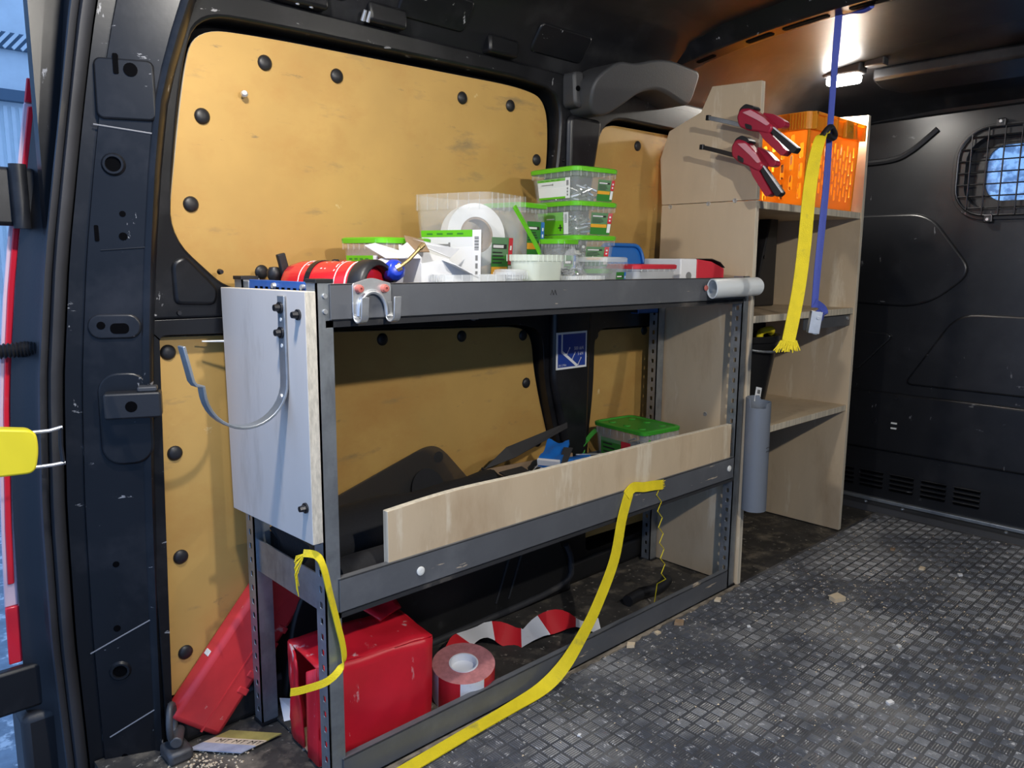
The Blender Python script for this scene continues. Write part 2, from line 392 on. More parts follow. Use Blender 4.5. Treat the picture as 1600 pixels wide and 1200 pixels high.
# ---- roof, side rails, cross bow, front header
PROF = [(1.345, 1.15), (1.285, 1.205), (1.245, 1.225), (1.235, 1.25), (1.20, 1.30), (1.14, 1.345), (1.05, 1.37), (.85, 1.392), (.47, 1.402)]
full = PROF+[(.94-y, z) for y, z in PROF[-2::-1]]
b = MB(); xs = [.36, .9, 1.5, 2.1, 2.66]
n = len(full); b.add([(x, y, z) for x in xs for y, z in full], [(i*n+k, i*n+k+1, (i+1)*n+k+1, (i+1)*n+k) for i in range(len(xs)-1) for k in range(n-1)])
b.add([(x, y, z+.03) for x in xs for y, z in full], [(i*n+k, i*n+k+1, (i+1)*n+k+1, (i+1)*n+k) for i in range(len(xs)-1) for k in range(n-1)])
ceil = struct(b.build('ceiling', 'paint_clean', None, 50))
def roofz(y): return interp(sorted(full), y)
def bow(x, wdt, drop, name='roof_bow'):
    b = MB(); ys = [1.285-.815*2*i/40+0.0 for i in range(41)]
    ys = [1.27-(1.27*2-.94)*i/40 for i in range(41)]
    rings = []
    for y in ys:
        t = min(1, abs(y-.47)/.80); z = 1.362-.075*t**2.6
        zt = roofz(y)+.004
        rings.append([Vector((x-wdt/2-.03, y, zt)), Vector((x-wdt/2, y, z)), Vector((x+wdt/2, y, z)), Vector((x+wdt/2+.03, y, zt))])
    b.loft(rings); return b.build(name, 'paint', ceil, 30, .004)
bw = bow(1.715, .055, .04)
bow(.95, .05, .03)
def bowz(y):
    t = min(1, abs(y-.47)/.80); return 1.362-.075*t**2.6
for (ya, yb, hw) in ((1.155, 1.105, .009), (1.02, .955, .011), (.93, .825, .010), (.78, .70, .010)):
    b = MB(); P = rrect(ya, yb, -hw, hw, .006) if ya < yb else rrect(yb, ya, -hw, hw, .006)
    b.prism(P, lambda a, c, d: (1.715+c, a, bowz(a)-d), -.004, .0015); b.build('slot', 'void', bw)
# pressed brackets along the roof side rail
for k, (x0, x1) in enumerate(((.62, .72), (.80, .88), (1.08, 1.16))):
    b = MB(); b.box(x0, x1, 1.215, 1.30, 1.235, 1.27); b.build('rail_bracket', 'paint', ceil, 40, .006)
for x in (.665, .69, .80, .79):
    b = MB(); b.cyl((x, 1.225, 1.235), (x, 1.215, 1.25), .004, .003, 10); b.build('rail_clip', 'zinc', ceil, 40)
for x in (.60, .86, 1.20):
    b = MB(); b.prism(smoothpoly([(x, 1.262), (x+.16, 1.262), (x+.16, 1.312), (x, 1.312)], .012), lambda a, c, d: (a, 1.232-(c-1.262)*.8-d*.8, c-d*.55), -.004, .008); b.build('rail_pressing', 'paint', ceil, 40, .004)
# front header: slopes from the roof down to the bulkhead
HD = [(2.20, 1.402), (2.30, 1.385), (2.40, 1.372), (2.52, 1.345), (2.60, 1.315), (2.665, 1.285)]
b = MB(); ys = [1.29, 1.20, 1.10, .9, .47, 0, -.2, -.35]; dz = [-.075, -.035, -.015, -.004, 0, -.006, -.02, -.07]
n = len(HD); b.add([(x, y, z+d) for y, d in zip(ys, dz) for x, z in HD] + [(x, y, z+d+.02) for y, d in zip(ys, dz) for x, z in HD],
      [(i*n+k, i*n+k+1, (i+1)*n+k+1, (i+1)*n+k) for i in range(len(ys)-1) for k in range(n-1)] + [(len(ys)*n+i*n+k, len(ys)*n+i*n+k+1, len(ys)*n+(i+1)*n+k+1, len(ys)*n+(i+1)*n+k) for i in range(len(ys)-1) for k in range(n-1)])
hd = b.build('front_header', 'paint_clean', ceil, 50)
b = MB(); b.prism(smoothpoly([(.985, 2.34), (.94, 2.40), (-.1, 2.40), (-.1, 2.28), (.985, 2.28)], .01), lambda a, c, d: (c+.06, a, 1.375-d-(c-2.28)*.22), 0, .035); b.build('header_box', 'paint_clean', ceil, 40, .008)
# rear header over the open doorway
b = MB(); b.box(.33, .42, -.30, 1.24, 1.34, 1.43); struct(b.build('trim_1', 'paint', None, 40, .012))

# ---- right wall (off frame) and its pillar
b = MB(); b.box(.34, 2.70, -.45, -.40, -.03, 1.22); wr = struct(b.build('wall_right', 'paint'))

# ---- bulkhead with window
XB = 2.66
bk = lambda a, c, d: (XB-d, a, c)
WIN = rrect(.28, .815, .985, 1.20, .075, 8)
wf = plate('wall_front', [(1.34, -.03), (1.34, 1.30), (-.42, 1.30), (-.42, -.03)], [WIN], bk, -.03, 0, 'paint_bulkhead', None)
struct(wf)
def swage(P, r, h, name='swage_rib'):
    Q = smoothpoly(P, r)
    b = MB(); b.prism(Q, bk, -.004, h); o = b.build(name, 'paint_bulkhead', wf, 40, .007, 3); return o
swage([(1.32, .982), (.905, .982), (.765, .80), (.895, .682), (1.32, .70)], [.01, .06, .05, .09, .01], .010)
swage([(.80, .672), (.30, .672), (.30, .432), (.94, .432)], [.06, .02, .02, .03], .010)
swage([(1.32, .605), (1.0, .597), (.985, .585), (1.10, .455), (1.32, .455)], [.01, .02, .02, .03, .01], .010)
b = MB(); b.prism([(1.32, .40), (-.4, .40), (-.4, .20), (1.32, .20)], bk, -.004, .012); b.build('lower_pressing', 'paint_bulkhead', wf, 40, .01, 3)
b = MB(); b.tube([(XB, y, z) for y, z in bez([(1.2, 1.15, 0), (1.04, 1.152, 0), (.97, 1.175, 0), (.90, 1.235, 0)]) for y, z in [(y, z)]] if False else [(XB-.002, p.x, p.y) for p in bez([(1.22, 1.15, 0), (1.05, 1.152, 0), (.98, 1.175, 0), (.905, 1.235, 0)])], .010, 8); b.build('seal_cord', 'black_plastic', wf, 40)
b = MB(); b.tube([(XB-.002, y, 1.275+.02*math.cos((y-.47)*1.6)) for y in [1.2-.1*i for i in range(16)]], .014, 8); b.build('top_flange', 'paint_bulkhead', wf, 40)
# window surround, gasket, pane
fl = plate('window_flange', rrect(.245, .850, .955, 1.232, .10, 8), [WIN], bk, -.002, .010, 'paint_bulkhead', wf, .006)
win = plate('window_1', rrect(.26, .835, .965, 1.22, .09, 8), [rrect(.33, .768, 1.012, 1.175, .05, 8)], bk, -.045, -.031, 'black_plastic', None, .004); struct(win)
b = MB(); b.prism(rrect(.32, .778, 1.002, 1.185, .055, 8), bk, -.041, -.037); b.build('pane', 'wet_glass', win)
# mesh guard over the window
g = thing('window_guard', 'black welded wire mesh guard over the bulkhead window', 'wire guard', (XB, .55, .965))
OUT = rrect(.27, .835, .968, 1.222, .085, 8)
b = MB(); b.tube([(XB-.018, a, c) for a, c in OUT], .0032, 8, closed=True); b.build('rim_wire', 'steel_dark', g, 40)
def span(v, lo, hi, r, axis):
    d = min(v-lo, hi-v); return r-math.sqrt(max(0, r*r-(r-d)**2)) if d < r else 0
y = .80
while y > .29:
    e = span(y, .27, .835, .085, 0); b = MB(); b.cyl((XB-.021, y, .968+e), (XB-.021, y, 1.222-e), .0022, n=6); b.build('wire', 'steel_dark', g); y -= .043
for k in range(7):
    z = .99+k*.0345
    e = span(z, .968, 1.222, .085, 1); b = MB(); b.cyl((XB-.0165, .27+e, z), (XB-.0165, .835-e, z), .0022, n=6); b.build('wire', 'steel_dark', g)
for (y, z, s) in ((.728, 1.232, 1), (.738, .958, -1), (.42, 1.232, 1), (.42, .958, -1)):
    b = MB(); b.box(XB-.024, XB-.009, y-.012, y+.012, z-.012, z+.012); t = b.build('tab', 'steel_dark', g, None, .003)
    b = MB(); b.cyl((XB-.024, y, z+.003*s), (XB-.029, y, z+.003*s), .006, .004, 10); b.build('tab_screw', 'zinc', t, 40)
# louvres and sill at the foot of the bulkhead
for k in range(5):
    yc = 1.115-.098*k
    for j in range(4):
        z = .118-.016*j
        b = MB(); b.prism(rrect(yc-.037, yc+.037, z-.004, z+.003, .003, 3), bk, .0, .004); b.build('louvre', 'void', wf)
        b = MB(); b.obox((XB-.005, yc, z+.005), (.007, .076, .003), Matrix.Rotation(.5, 3, 'Y')); b.build('louvre_lip', 'paint_bulkhead', wf)
b = MB(); b.prism([(2.665, .022), (2.61, .018), (2.60, -.004), (2.665, -.004)], lambda a, c, d: (a, d, c), -.40, 1.30); sill = struct(b.build('trim_2', 'rubber_seal', None, None, .003))
b = MB(); b.box(2.645, 2.662, -.40, 1.30, .022, .034); b.build('sill_strip', 'galv', sill, None, .002)
for y in (1.02, .90, .60):
    b = MB(); b.cyl((2.632, y, .018), (2.63, y, .024), .007, .004, 10); b.build('sill_screw', 'galv', sill, 40)
for (y, z, c) in ((.955, .385, 'paint_bulkhead'), (.955, .30, 'plug_white'), (.955, .283, 'plug_white'), (1.02, .30, 'paint_bulkhead')):
    b = MB()
    if c == 'plug_white': b.box(XB-.016, XB-.011, y-.009, y+.009, z-.0025, z+.0025)
    else: b.cyl((XB-.008, y, z), (XB-.017, y, z), .009, .006, 14)
    b.build('bulkhead_plug', c, wf, 40)

# ---- rear left door pillar: swept section between the door seal and the inner edge
INN = [(0.005, .400, 1.280), (.192, .403, 1.278), (.415, .407, 1.271), (.522, .409, 1.266), (.697, .414, 1.254), (.825, .421, 1.244), (.966, .432, 1.231), (1.058, .443, 1.221), (1.122, .460, 1.213), (1.196, .484, 1.204), (1.26, .515, 1.19), (1.33, .57, 1.15)]
SEA = [(0.002, .265, 1.340), (.219, .258, 1.337), (.433, .259, 1.330), (.633, .268, 1.319), (.823, .288, 1.304), (.942, .306, 1.293), (1.049, .322, 1.282), (1.178, .338, 1.267), (1.26, .352, 1.255), (1.33, .38, 1.22)]
def pe(tab, z): return Vector((interp([(a, x) for a, x, y in tab], z), interp([(a, y) for a, x, y in tab], z), z))
ZS = [-.06]+[i*.05 for i in range(0, 27)]
def pillar_pt(s, d, z):
    a = pe(SEA, z); c = pe(INN, z); t = (c-a); t.z = 0; nn = Vector((t.y, -t.x, 0)).normalized()   # toward the viewer / van inside
    return a+t*s+nn*d
def pillar_strip(secs):
    b = MB(); b.loft([[pillar_pt(s, d, z) for s, d in secs] for z in ZS]); return b
b = pillar_strip([(.20, -.02), (.22, .0), (.36, -.004), (.38, .004), (.90, .004), (.93, .008), (.975, .010), (1.0, .004), (1.01, -.03), (.6, -.05), (.2, -.05)])
dp = struct(b.build('trim_3', 'paint', None, 35))
b = pillar_strip([(.0, -.01), (.005, .012), (.03, .019), (.06, .016), (.075, .008), (.075, -.012)]); b.build('door_seal', 'rubber_seal', dp, 50)
b = pillar_strip([(.08, -.012), (.085, .010), (.12, .017), (.16, .015), (.185, .006), (.19, -.012)]); b.build('door_seal', 'rubber_seal', dp, 50)
def on_pillar(s, z, d=.004):
    p = pillar_pt(s, d, z); a = pe(SEA, z); c = pe(INN, z); t = (c-a); t.z = 0; t.normalize(); nn = Vector((t.y, -t.x, 0)).normalized()
    return p, t, nn
def pill_piece(s, z, poly, d0, d1, name, m, bev=0):
    p, t, nn = on_pillar(s, z); b = MB(); b.prism(poly, lambda a, c, d: p+t*a+Vector((0, 0, c))+nn*d, d0, d1); return b.build(name, m, dp, 40, bev)
pill_piece(.62, 1.075, rrect(-.045, .035, -.055, .03, .01), -.004, .003, 'pressing', 'paint', .003)
for (s, z, P) in ((.47, 1.097, rrect(-.0035, .0035, -.014, .014, .002)), (.62, 1.090, circ(0, 0, .0095, 16)), (.53, 1.027, rrect(-.007, .007, -.007, .007, .001)), (.56, .957, circ(0, 0, .010, 16)), (.68, .886, circ(0, 0, .0045)),
                  (.45, .857, rrect(-.003, .003, -.012, .012, .002)), (.70, .853, circ(0, 0, .006)), (.70, .715, rrect(-.013, .013, -.008, .008, .007)), (.53, .720, circ(0, 0, .006)), (.62, .335, circ(0, 0, .005)), (.60, .225, circ(0, 0, .0055)), (.60, .150, circ(0, 0, .010, 16)), (.58, -.005, circ(0, 0, .005))):
    pill_piece(s, z, P, -.002, .0042 if z > 1.04 or .70 < z < .73 else .0008, 'hole', 'void')
for (s, z, r) in ((.56, .957, .017), (.60, .150, .017)):
    p, t, nn = on_pillar(s, z); b = MB(); b.lathe([(r, 0), (r-.003, .004), (r-.006, .004), (r-.007, 0)], p, nn, 20); b.build('raised_ring', 'paint', dp, 50)
pill_piece(.66, .718, rrect(-.038, .036, -.019, .019, .018), -.003, .0035, 'pressing', 'paint', .003)
# striker block and its recess
pill_piece(.80, .585, rrect(-.045, .03, -.085, .062, .03), -.004, .004, 'striker_recess', 'paint', .004)
p, t, nn = on_pillar(.80, .60)
st = MB(); st.prism(rrect(-.035, .045, -.022, .018, .004), lambda a, c, d: p+t*a+Vector((0, 0, c))+nn*d, -.002, .030); sk = st.build('striker_block', 'black_plastic', dp, 40, .003)
b = MB(); b.prism(circ(.003, -.003, .0085, 16), lambda a, c, d: p+t*a+Vector((0, 0, c))+nn*d, .0295, .0305); b.build('striker_hole', 'void', sk)
b = MB(); b.prism(rrect(.012, .04, .018, .026, .003), lambda a, c, d: p+t*a+Vector((0, 0, c))+nn*d, .002, .026); b.build('striker_cap', 'grey_moulding', sk, 40, .002)
# welded seams and white scratches
for (s0, s1, z0, z1) in ((.33, .98, 1.012, 1.002), (.50, .98, .832, .838), (.34, .97, .188, .236), (.45, .97, .035, .075), (.42, .80, 1.043, 1.040)):
    b = MB(); b.tube([pillar_pt(s0+(s1-s0)*i/8, .0045, z0+(z1-z0)*i/8) for i in range(9)], .0012, 6); b.build('weld_seam', 'worn_edge' if z0 < .3 or z0 > 1.01 and z0 < 1.03 else 'paint', dp, 40)

# ================================================================== wall lining panels with their black plugs
def lining(outline, rad, plugs, label, th=.008, sub=.0):
    P = smoothpoly(outline, rad, 8)
    x0 = min(p[0] for p in P); z0 = min(p[1] for p in P)
    t = thing('lining_panel', label, 'lining panel', (x0, YW, z0))
    b = MB(); b.prism(P, lambda a, c, d: (a, wally(c)+d, c), 0, th, 0, 1); b.build('board', ['lining', 'ply_edge'], t, 40, .0015)
    for (x, z) in plugs:
        y = wally(z); b = MB(); b.lathe([(.0125, .0005), (.0125, -.002), (.009, -.005), (.003, -.006)], (x, y, z), (0, 1, 0), 18); b.build('plug', 'black_plastic', t, 50)
    return t
up = lining([(.550, .760), (.459, .863), (.489, 1.092), (.508, 1.176), (.62, 1.184), (1.215, 1.194), (1.298, 1.178), (1.312, 1.05), (1.295, .93), (1.290, .760)], [.01, .05, .1, .055, .1, .09, .085, .08, .08, .01],
       [(.626, 1.144), (.762, 1.145), (1.052, 1.149), (1.186, 1.152), (.519, 1.046), (.497, .908), (1.275, 1.048), (.616, .799)], 'large tan plywood lining panel above the metal rack, with rounded corners')
b = MB(); b.cyl((.588, wally(1.085), 1.085), (.585, wally(1.085)-.012, 1.088), .003, n=8); b.cyl((.585, wally(1.085)-.012, 1.088), (.584, wally(1.085)-.015, 1.089), .006, .004, 10); b.build('loose_screw', 'zinc', up, 40)
lining([(1.443, .79), (1.443, 1.00), (1.462, 1.10), (1.50, 1.153), (1.88, 1.157), (1.88, .79)], [.01, .08, .05, .05, .02, .01], [(1.635, 1.115)], 'tan plywood lining panel between the centre pillar and the tall shelf, upper')
lining([(.429, .696), (1.24, .672), (1.285, .650), (1.295, .55), (1.355, .362), (1.355, .075), (.414, .075)], [.005, .05, .05, .12, .04, .01, .01],
       [(.45, .67), (.451, .501), (.45, .32), (.448, .147), (.865, .665), (1.07, .659), (1.256, .65), (1.268, .536), (1.004, .4), (1.31, .386)], 'long tan plywood lining panel low down behind the metal rack')
lining([(1.491, .648), (1.89, .643), (1.89, .08), (1.471, .095), (1.465, .346), (1.486, .50)], [.04, .01, .01, .01, .06, .06], [(1.513, .636), (1.72, .636), (1.487, .46)], 'small tan plywood lining panel low down beside the centre pillar')

# ---- sticker on the centre pillar
yS = YW-.0462
s = thing('load_sticker', 'blue and white square lashing load sticker on the black centre pillar', 'sticker', (1.335, yS, .572))
sx0, sx1, sz0, sz1 = 1.322, 1.430, .566, .655
b = MB(); b.box(sx0, sx1, yS-.0006, yS+.001, sz0, sz1); b.build('backing', 'white_paper', s)
b = MB(); e = .005; b.box(sx0+e, sx1-e, yS-.0010, yS-.0005, sz0+e, sz1-e); b.build('blue_field', 'sign_blue', s)
b = MB(); yT = yS-.0014
W, Hh = sx1-sx0, sz1-sz0
def sl(pts, wd):
    for (a0, c0), (a1, c1) in zip(pts, pts[1:]):
        A = Vector((sx0+a0*W, yT, sz0+c0*Hh)); B = Vector((sx0+a1*W, yT, sz0+c1*Hh)); d = (B-A).normalized(); nn = Vector((d.z, 0, -d.x))*wd/2
        b.add([A+nn, B+nn, B-nn, A-nn, ], [(0, 1, 2, 3)])
sl([(.17, .97), (.17, .46)], .005); sl([(.17, .48), (.68, .06)], .0065)
for (a, c) in ((.38, .48), (.56, .34), (.76, .18)):
    sl([(a-.05, c-.08), (a+.04, c+.08)], .0018); sl([(a-.065, c-.075), (a-.035, c-.095)], .004); sl([(a+.025, c+.09), (a+.055, c+.075)], .004)
b.text('500 daN', .0115, (sx0+.57*W, yT, sz0+.50*Hh), (.85, 0, 0), (0, 0, 1)); b.text('5 kN', .0115, (sx0+.69*W, yT, sz0+.35*Hh), (.85, 0, 0), (0, 0, 1))
b.text('ISO 27956', .0062, (sx0+.07*W, yT, sz0+.09*Hh), (1, 0, 0), (0, 0, 1))
b.build('print', 'white_paper', s)

# ---- grey plastic cover at the top of the centre pillar
b = MB(); P = smoothpoly([(1.335, 1.215), (1.345, 1.150), (1.40, 1.145), (1.455, 1.180), (1.50, 1.212), (1.565, 1.228), (1.69, 1.205), (1.705, 1.22), (1.705, 1.285), (1.55, 1.292), (1.45, 1.262), (1.40, 1.262)], [.03, .03, .03, .05, .05, .05, .02, .02, .02, .06, .03, .03])
b.prism(P, lambda a, c, d: (a, d-(c-1.2)*.35, c), 1.165, 1.265)
t = thing('pillar_cover', 'curved dark grey plastic cover at the top of the centre pillar', 'cover', (1.34, 1.2, 1.145)); b.build('moulding', 'grey_moulding', t, 60, .022, 5)
b = MB(); b.prism(smoothpoly([(1.318, 1.235), (1.352, 1.24), (1.352, 1.16), (1.324, 1.165)], .012), lambda a, c, d: (a, d, c), 1.205, 1.262); tb = b.build('fixing_tab', 'grey_moulding', t, 40, .006)
b = MB(); b.cyl((1.331, 1.206, 1.20), (1.331, 1.203, 1.20), .006, n=14); b.build('hole', 'void', tb)

# ================================================================== LED lamp at the front header
t = thing('interior_lamp', 'small bright LED lamp on the roof header near the bulkhead', 'lamp', (2.28, 1.04, 1.345))
b = MB(); b.box(2.255, 2.305, .985, 1.095, 1.352, 1.385); b.build('housing', 'grey_moulding', t, 40, .006)
b = MB(); b.box(2.258, 2.302, .995, 1.085, 1.328, 1.354); b.build('lens', 'lens_white', t, 40, .010, 4)
b = MB(); b.box(2.265, 2.300, .925, .98, 1.364, 1.390); b.build('switch_plate', 'grey_moulding', t, 40, .004)

for (x, y, z, d, lb) in ((.345, .80, 1.330, (.3, .17, -1), 'small round LED lamp under the rear roof header'), (.62, -.26, 1.30, (.4, 1.1, -.8), 'small round LED lamp on the right side rail near the doors'), (1.55, -.26, 1.30, (0, 1.1, -.8), 'small round LED lamp on the right side rail beside the roof bow')):
    dv = Vector(d).normalized(); o0 = Vector((x, y, z))-dv*.006
    t = thing('interior_lamp', lb, 'lamp', o0)
    b = MB(); b.lathe([(.040, 0), (.040, -.012), (.030, -.022)], o0, dv, 20); b.build('housing', 'grey_moulding', t, 40)
    b = MB(); b.lathe([(.032, .0002), (.032, .003), (.026, .0045)], o0, dv, 20); b.build('lens', 'led_dim', t, 40)

# ================================================================== steel rack along the left wall
YF, YB = .98, 1.238                          # front and back planes of the rack
XL, XR = .546, 1.690
ZD1, ZD2 = .735, .292                        # trays: top deck, middle deck
rack = thing('metal_rack', 'grey steel rack with perforated uprights and three tiers along the wall', 'rack', (XL, YF, 0))
def upright(x, y, sy, top):
    """angle section: flange with punched holes facing the rear, plain flange facing the aisle"""
    w1 = .028
    y0, y1 = (y, y+w1) if sy > 0 else (y-w1, y)
    holes = []; z = .025
    while z < top-.02:
        holes.append(rrect(y0+.010, y0+.018, z-.0055, z+.0055, .002, 2)); z += .0255
    o = plate('upright', [(y0, 0), (y1, 0), (y1, top), (y0, top)], holes, lambda a, c, d: (x+d, a, c), 0, .0025, 'galv', rack, 0, 0)
    b = MB(); b.box(x, x+.026, y, y+.0025, 0, top) if sy > 0 else b.box(x, x+.030, y-w1, y-w1+.0025, 0, top)
    b.build('flange', 'galv', o)
    b = MB(); b.box(x-.002, x+.030, y0-.002, y1+.002, -.001, .004); b.build('foot', 'black_plastic', o)
upright(XL, YF, 1, .790); upright(XL+.002, YB+.012, -1, .790); upright(XR, YF, 1, .790); upright(XR-.006, YB+.012, -1, .735)
for (x, z) in ((XL+.013, .770), (XL+.013, .748)):
    b = MB(); b.cyl((x, YF+.001, z), (x, YF-.003, z), .0035, n=10); b.build('bolt', 'zinc', rack, 40)
b = MB(); b.box(XL-.001, XL+.028, YF-.001, YF+.029, .788, .794); b.build('cap', 'black_plastic', rack, None, .001)
b = MB(); b.box(XL, XL+.03, YB-.018, YB+.014, .788, .794); b.build('cap', 'black_plastic', rack, None, .001)
def beam(x0, x1, z0, z1, nm='front_beam'):
    b = MB(); b.box(x0, x1, YF-.004, YF-.0015, z0, z1); b.box(x0, x1, YF-.004, YF+.022, z0, z0+.0025); b.box(x0, x1, YF-.004, YF+.010, z1-.0025, z1)
    return b.build(nm, 'beam_grey', rack, None, .0008)
bt = beam(.566, XR+.002, .735, .787); bm = beam(.568, XR-.008, .292, .346); beam(.566, XR-.010, .002, .050, 'bottom_rail')
# pencil scribble on the top beam
b = MB(); b.tube([(1.015+.004*i, YF-.0045, .765+(.005 if i % 2 else -.004)) for i in range(5)], .0006, 5); b.build('pencil_mark', 'ink', bt)
# back and side beams
for z0, z1 in ((.735, .787), (.292, .346)):
    b = MB(); b.box(.566, XR-.01, YB+.004, YB+.007, z0, z1); b.box(.566, XR-.01, YB-.016, YB+.007, z0, z0+.0025); b.build('back_beam', 'beam_grey', rack)
b = MB(); b.box(XL+.008, XL+.0105, YF+.026, YB-.012, .288, .346); b.build('side_beam', 'galv', rack)
b = MB(); b.box(XR+.004, XR+.0065, YF+.026, YB-.012, .288, .346); b.build('side_beam', 'galv', rack)
b = MB(); b.box(XL+.006, XL+.010, YF+.030, YB-.034, .745, .789); sb = b.build('side_beam', 'blue_steel', rack, None, .0008)
for k in range(9):
    y = 1.03+k*.018; b = MB(); b.box(XL+.0055, XL+.0075, y, y+.009, .769, .779); b.build('slot', 'void', sb)
for y in (1.025, 1.115):
    b = MB(); b.cyl((XL+.006, y, .781), (XL+.001, y, .781), .005, .004, 10); b.build('bolt', 'zinc', sb, 40)
b = MB(); b.box(XL+.004, XL+.034, YB-.035, YB+.014, .76, .786); b.build('corner_plate', 'galv', rack, None, .001)
b = MB(); b.box(1.60, XR, YB-.014, YB-.010, .69, .724); b.box(1.60, XR, YB-.014, YB+.01, .690, .693); bb = b.build('corner_bracket', 'blue_steel', rack, None, .001)
for x in (1.615, 1.635, 1.655): b = MB(); b.cyl((x, YB-.014, .707), (x, YB-.0155, .707), .0045, n=10); b.build('hole', 'void', bb)
b = MB(); b.box(.560, XR, YF, YB+.004, ZD1-.010, ZD1); b.build('shelf_deck', 'deck', rack)
b = MB(); b.box(.560, XR, YF, YB+.004, ZD2-.010, ZD2); b.build('shelf_deck', 'deck', rack)
b = MB(); b.box(.575, XR-.01, YF+.004, YB, .0, .004); b.build('shelf_deck', 'dirty_floor', rack)
# plywood boards bolted to the rack
b = MB(); b.prism([(.979, .409), (.979, .777), (1.260, .775), (1.252, .400)], lambda a, c, d: (d, a, c), XL-.018, XL-.001, 0, 1); ep = b.build('end_board', ['ply_grey', 'ply_edge_rough'], rack, None, .001)
for (y, z) in ((.998, .744), (.996, .462)):
    b = MB(); b.cyl((XL-.018, y, z), (XL-.021, y, z), .0078, n=14); b.cyl((XL-.021, y, z), (XL-.029, y, z), .0058, .0045, 8); b.build('bolt', 'steel_dark', ep, 40)
b = MB(); b.cyl((XL-.010, 1.256, .686), (XL-.050, 1.268, .687), .0020, .0012, 8); b.build('nail', 'plug_white', ep, 40)
P = bez([(XR-.018, .429, 0), (1.35, .432, 0), (1.0, .4335, 0), (.80, .437, 0), (.66, .430, 0)], 6)
b = MB(); b.prism([(.660, .325), (XR-.018, .325)]+[(p.x, p.y) for p in P], lambda a, c, d: (a, d, c), YF+.002, YF+.015, 0, 1); fb = b.build('front_board', ['ply', 'ply_edge'], rack, None, .0008)
for x in (.718, XR-.03):
    b = MB(); b.lathe([(.0075, 0), (.0075, .002), (.004, .0035), (.0015, .003)], (x, YF-.004, .318 if x < 1 else .32), (0, -1, 0), 14); b.build('screw', 'plug_white', bm, 50)

# ================================================================== tall plywood shelf
tall = thing('plywood_shelf', 'tall pale plywood shelf unit with three open shelves near the bulkhead', 'shelf unit', (1.73, 1.1, 0))
TX0, TX1, TX2, TX3 = 1.722, 1.738, 2.330, 2.346
yz = lambda a, c, d: (d, a, c)
b = MB(); b.prism([(.972, 0), (1.262, .0), (1.252, .970), (.978, .970)], yz, TX0, TX1, 0, 1); pl = b.build('side_panel', ['ply', 'ply_edge'], tall, None, .0008)
b = MB(); b.prism([(.978, .9715), (1.252, .9715), (1.262, 1.09), (1.237, 1.157), (1.143, 1.193), (1.114, 1.25), (.980, 1.244)], yz, TX0, TX1, 0, 1); pu = b.build('side_panel', ['ply', 'ply_edge'], tall, None, .0008)
b = MB(); b.prism([(.978, 0), (1.268, 0), (1.262, 1.09), (1.20, 1.19), (1.12, 1.25), (.982, 1.244)], yz, TX2, TX3, 0, 1); pr = b.build('side_panel', ['ply', 'ply_edge'], tall, None, .0008)
for (y, z, p) in ((1.225, .965, pl), (1.11, .968, pl), (1.035, .972, pl), (1.09, .432, pl), (1.02, .70, pl)):
    b = MB(); b.lathe([(.006, 0), (.005, .0015), (.002, .001)], (TX0, y, z), (-1, 0, 0), 12); b.build('screw', 'zinc', p, 50)
for z in (.970, .692, .397):
    b = MB(); b.prism([(TX1-.001, .980 if z > .5 else .985), (TX2+.001, .984), (TX2+.001, 1.262), (TX1-.001, 1.258)], lambda a, c, d: (a, c, d), z-.018, z, 0, 1); b.build('shelf', ['ply', 'ply_edge'], tall, None, .0008)
b = MB(); b.box(TX1+.3, TX2-.001, .992, .995, .640, .673); b.box(TX1+.3, TX2-.001, .992, 1.02, .671, .674); r_ = b.build('steel_rail', 'beam_grey', tall)
b = MB(); b.cyl((2.31, .992, .662), (2.31, .988, .662), .006, n=12); b.build('bolt', 'zinc', r_, 40)

# ================================================================== hooks, pipes on the rack
# round gutter bracket on the end board
t = thing('gutter_bracket', 'grey steel half round gutter bracket bolted to the end board of the rack', 'bracket', (XL-.018, 1.045, .58))
gy = 1.043
path = [(XL-.0205, 0, .769), (XL-.0205, 0, .70), (XL-.0205, 0, .65)]
cx, cz, rr = XL-.0205-.0605, .645, .0605
path += [(cx+rr*math.cos(math.radians(a)), 0, cz+rr*math.sin(math.radians(a))) for a in range(-10, -171, -10)]
path += [(cx-rr-.001, 0, .650), (cx-rr-.010, 0, .652), (cx-rr-.014, 0, .658), (cx-rr-.024, 0, .706)]
b = MB(); b.ribbon([(x, gy, z) for x, _, z in path], .020, .004, (0, 1, 0)); b.build('strip', 'galv', t, 50, .0008)
for z in (.752, .716):
    b = MB(); b.cyl((XL-.0225, gy, z), (XL-.0255, gy, z), .0085, n=14); b.cyl((XL-.0255, gy, z), (XL-.033, gy, z), .0058, .0048, 8); b.build('bolt', 'steel_dark', t, 40)
for z in (.735, .697):
    b = MB(); b.cyl((XL-.0223, gy, z), (XL-.0232, gy, z), .003, n=10); b.build('hole', 'plug_white', t)
b = MB(); b.cyl((cx+rr-.004, gy, .622), (cx+rr-.008, gy, .622), .005, .004, 10); b.build('rivet', 'zinc', t, 40)
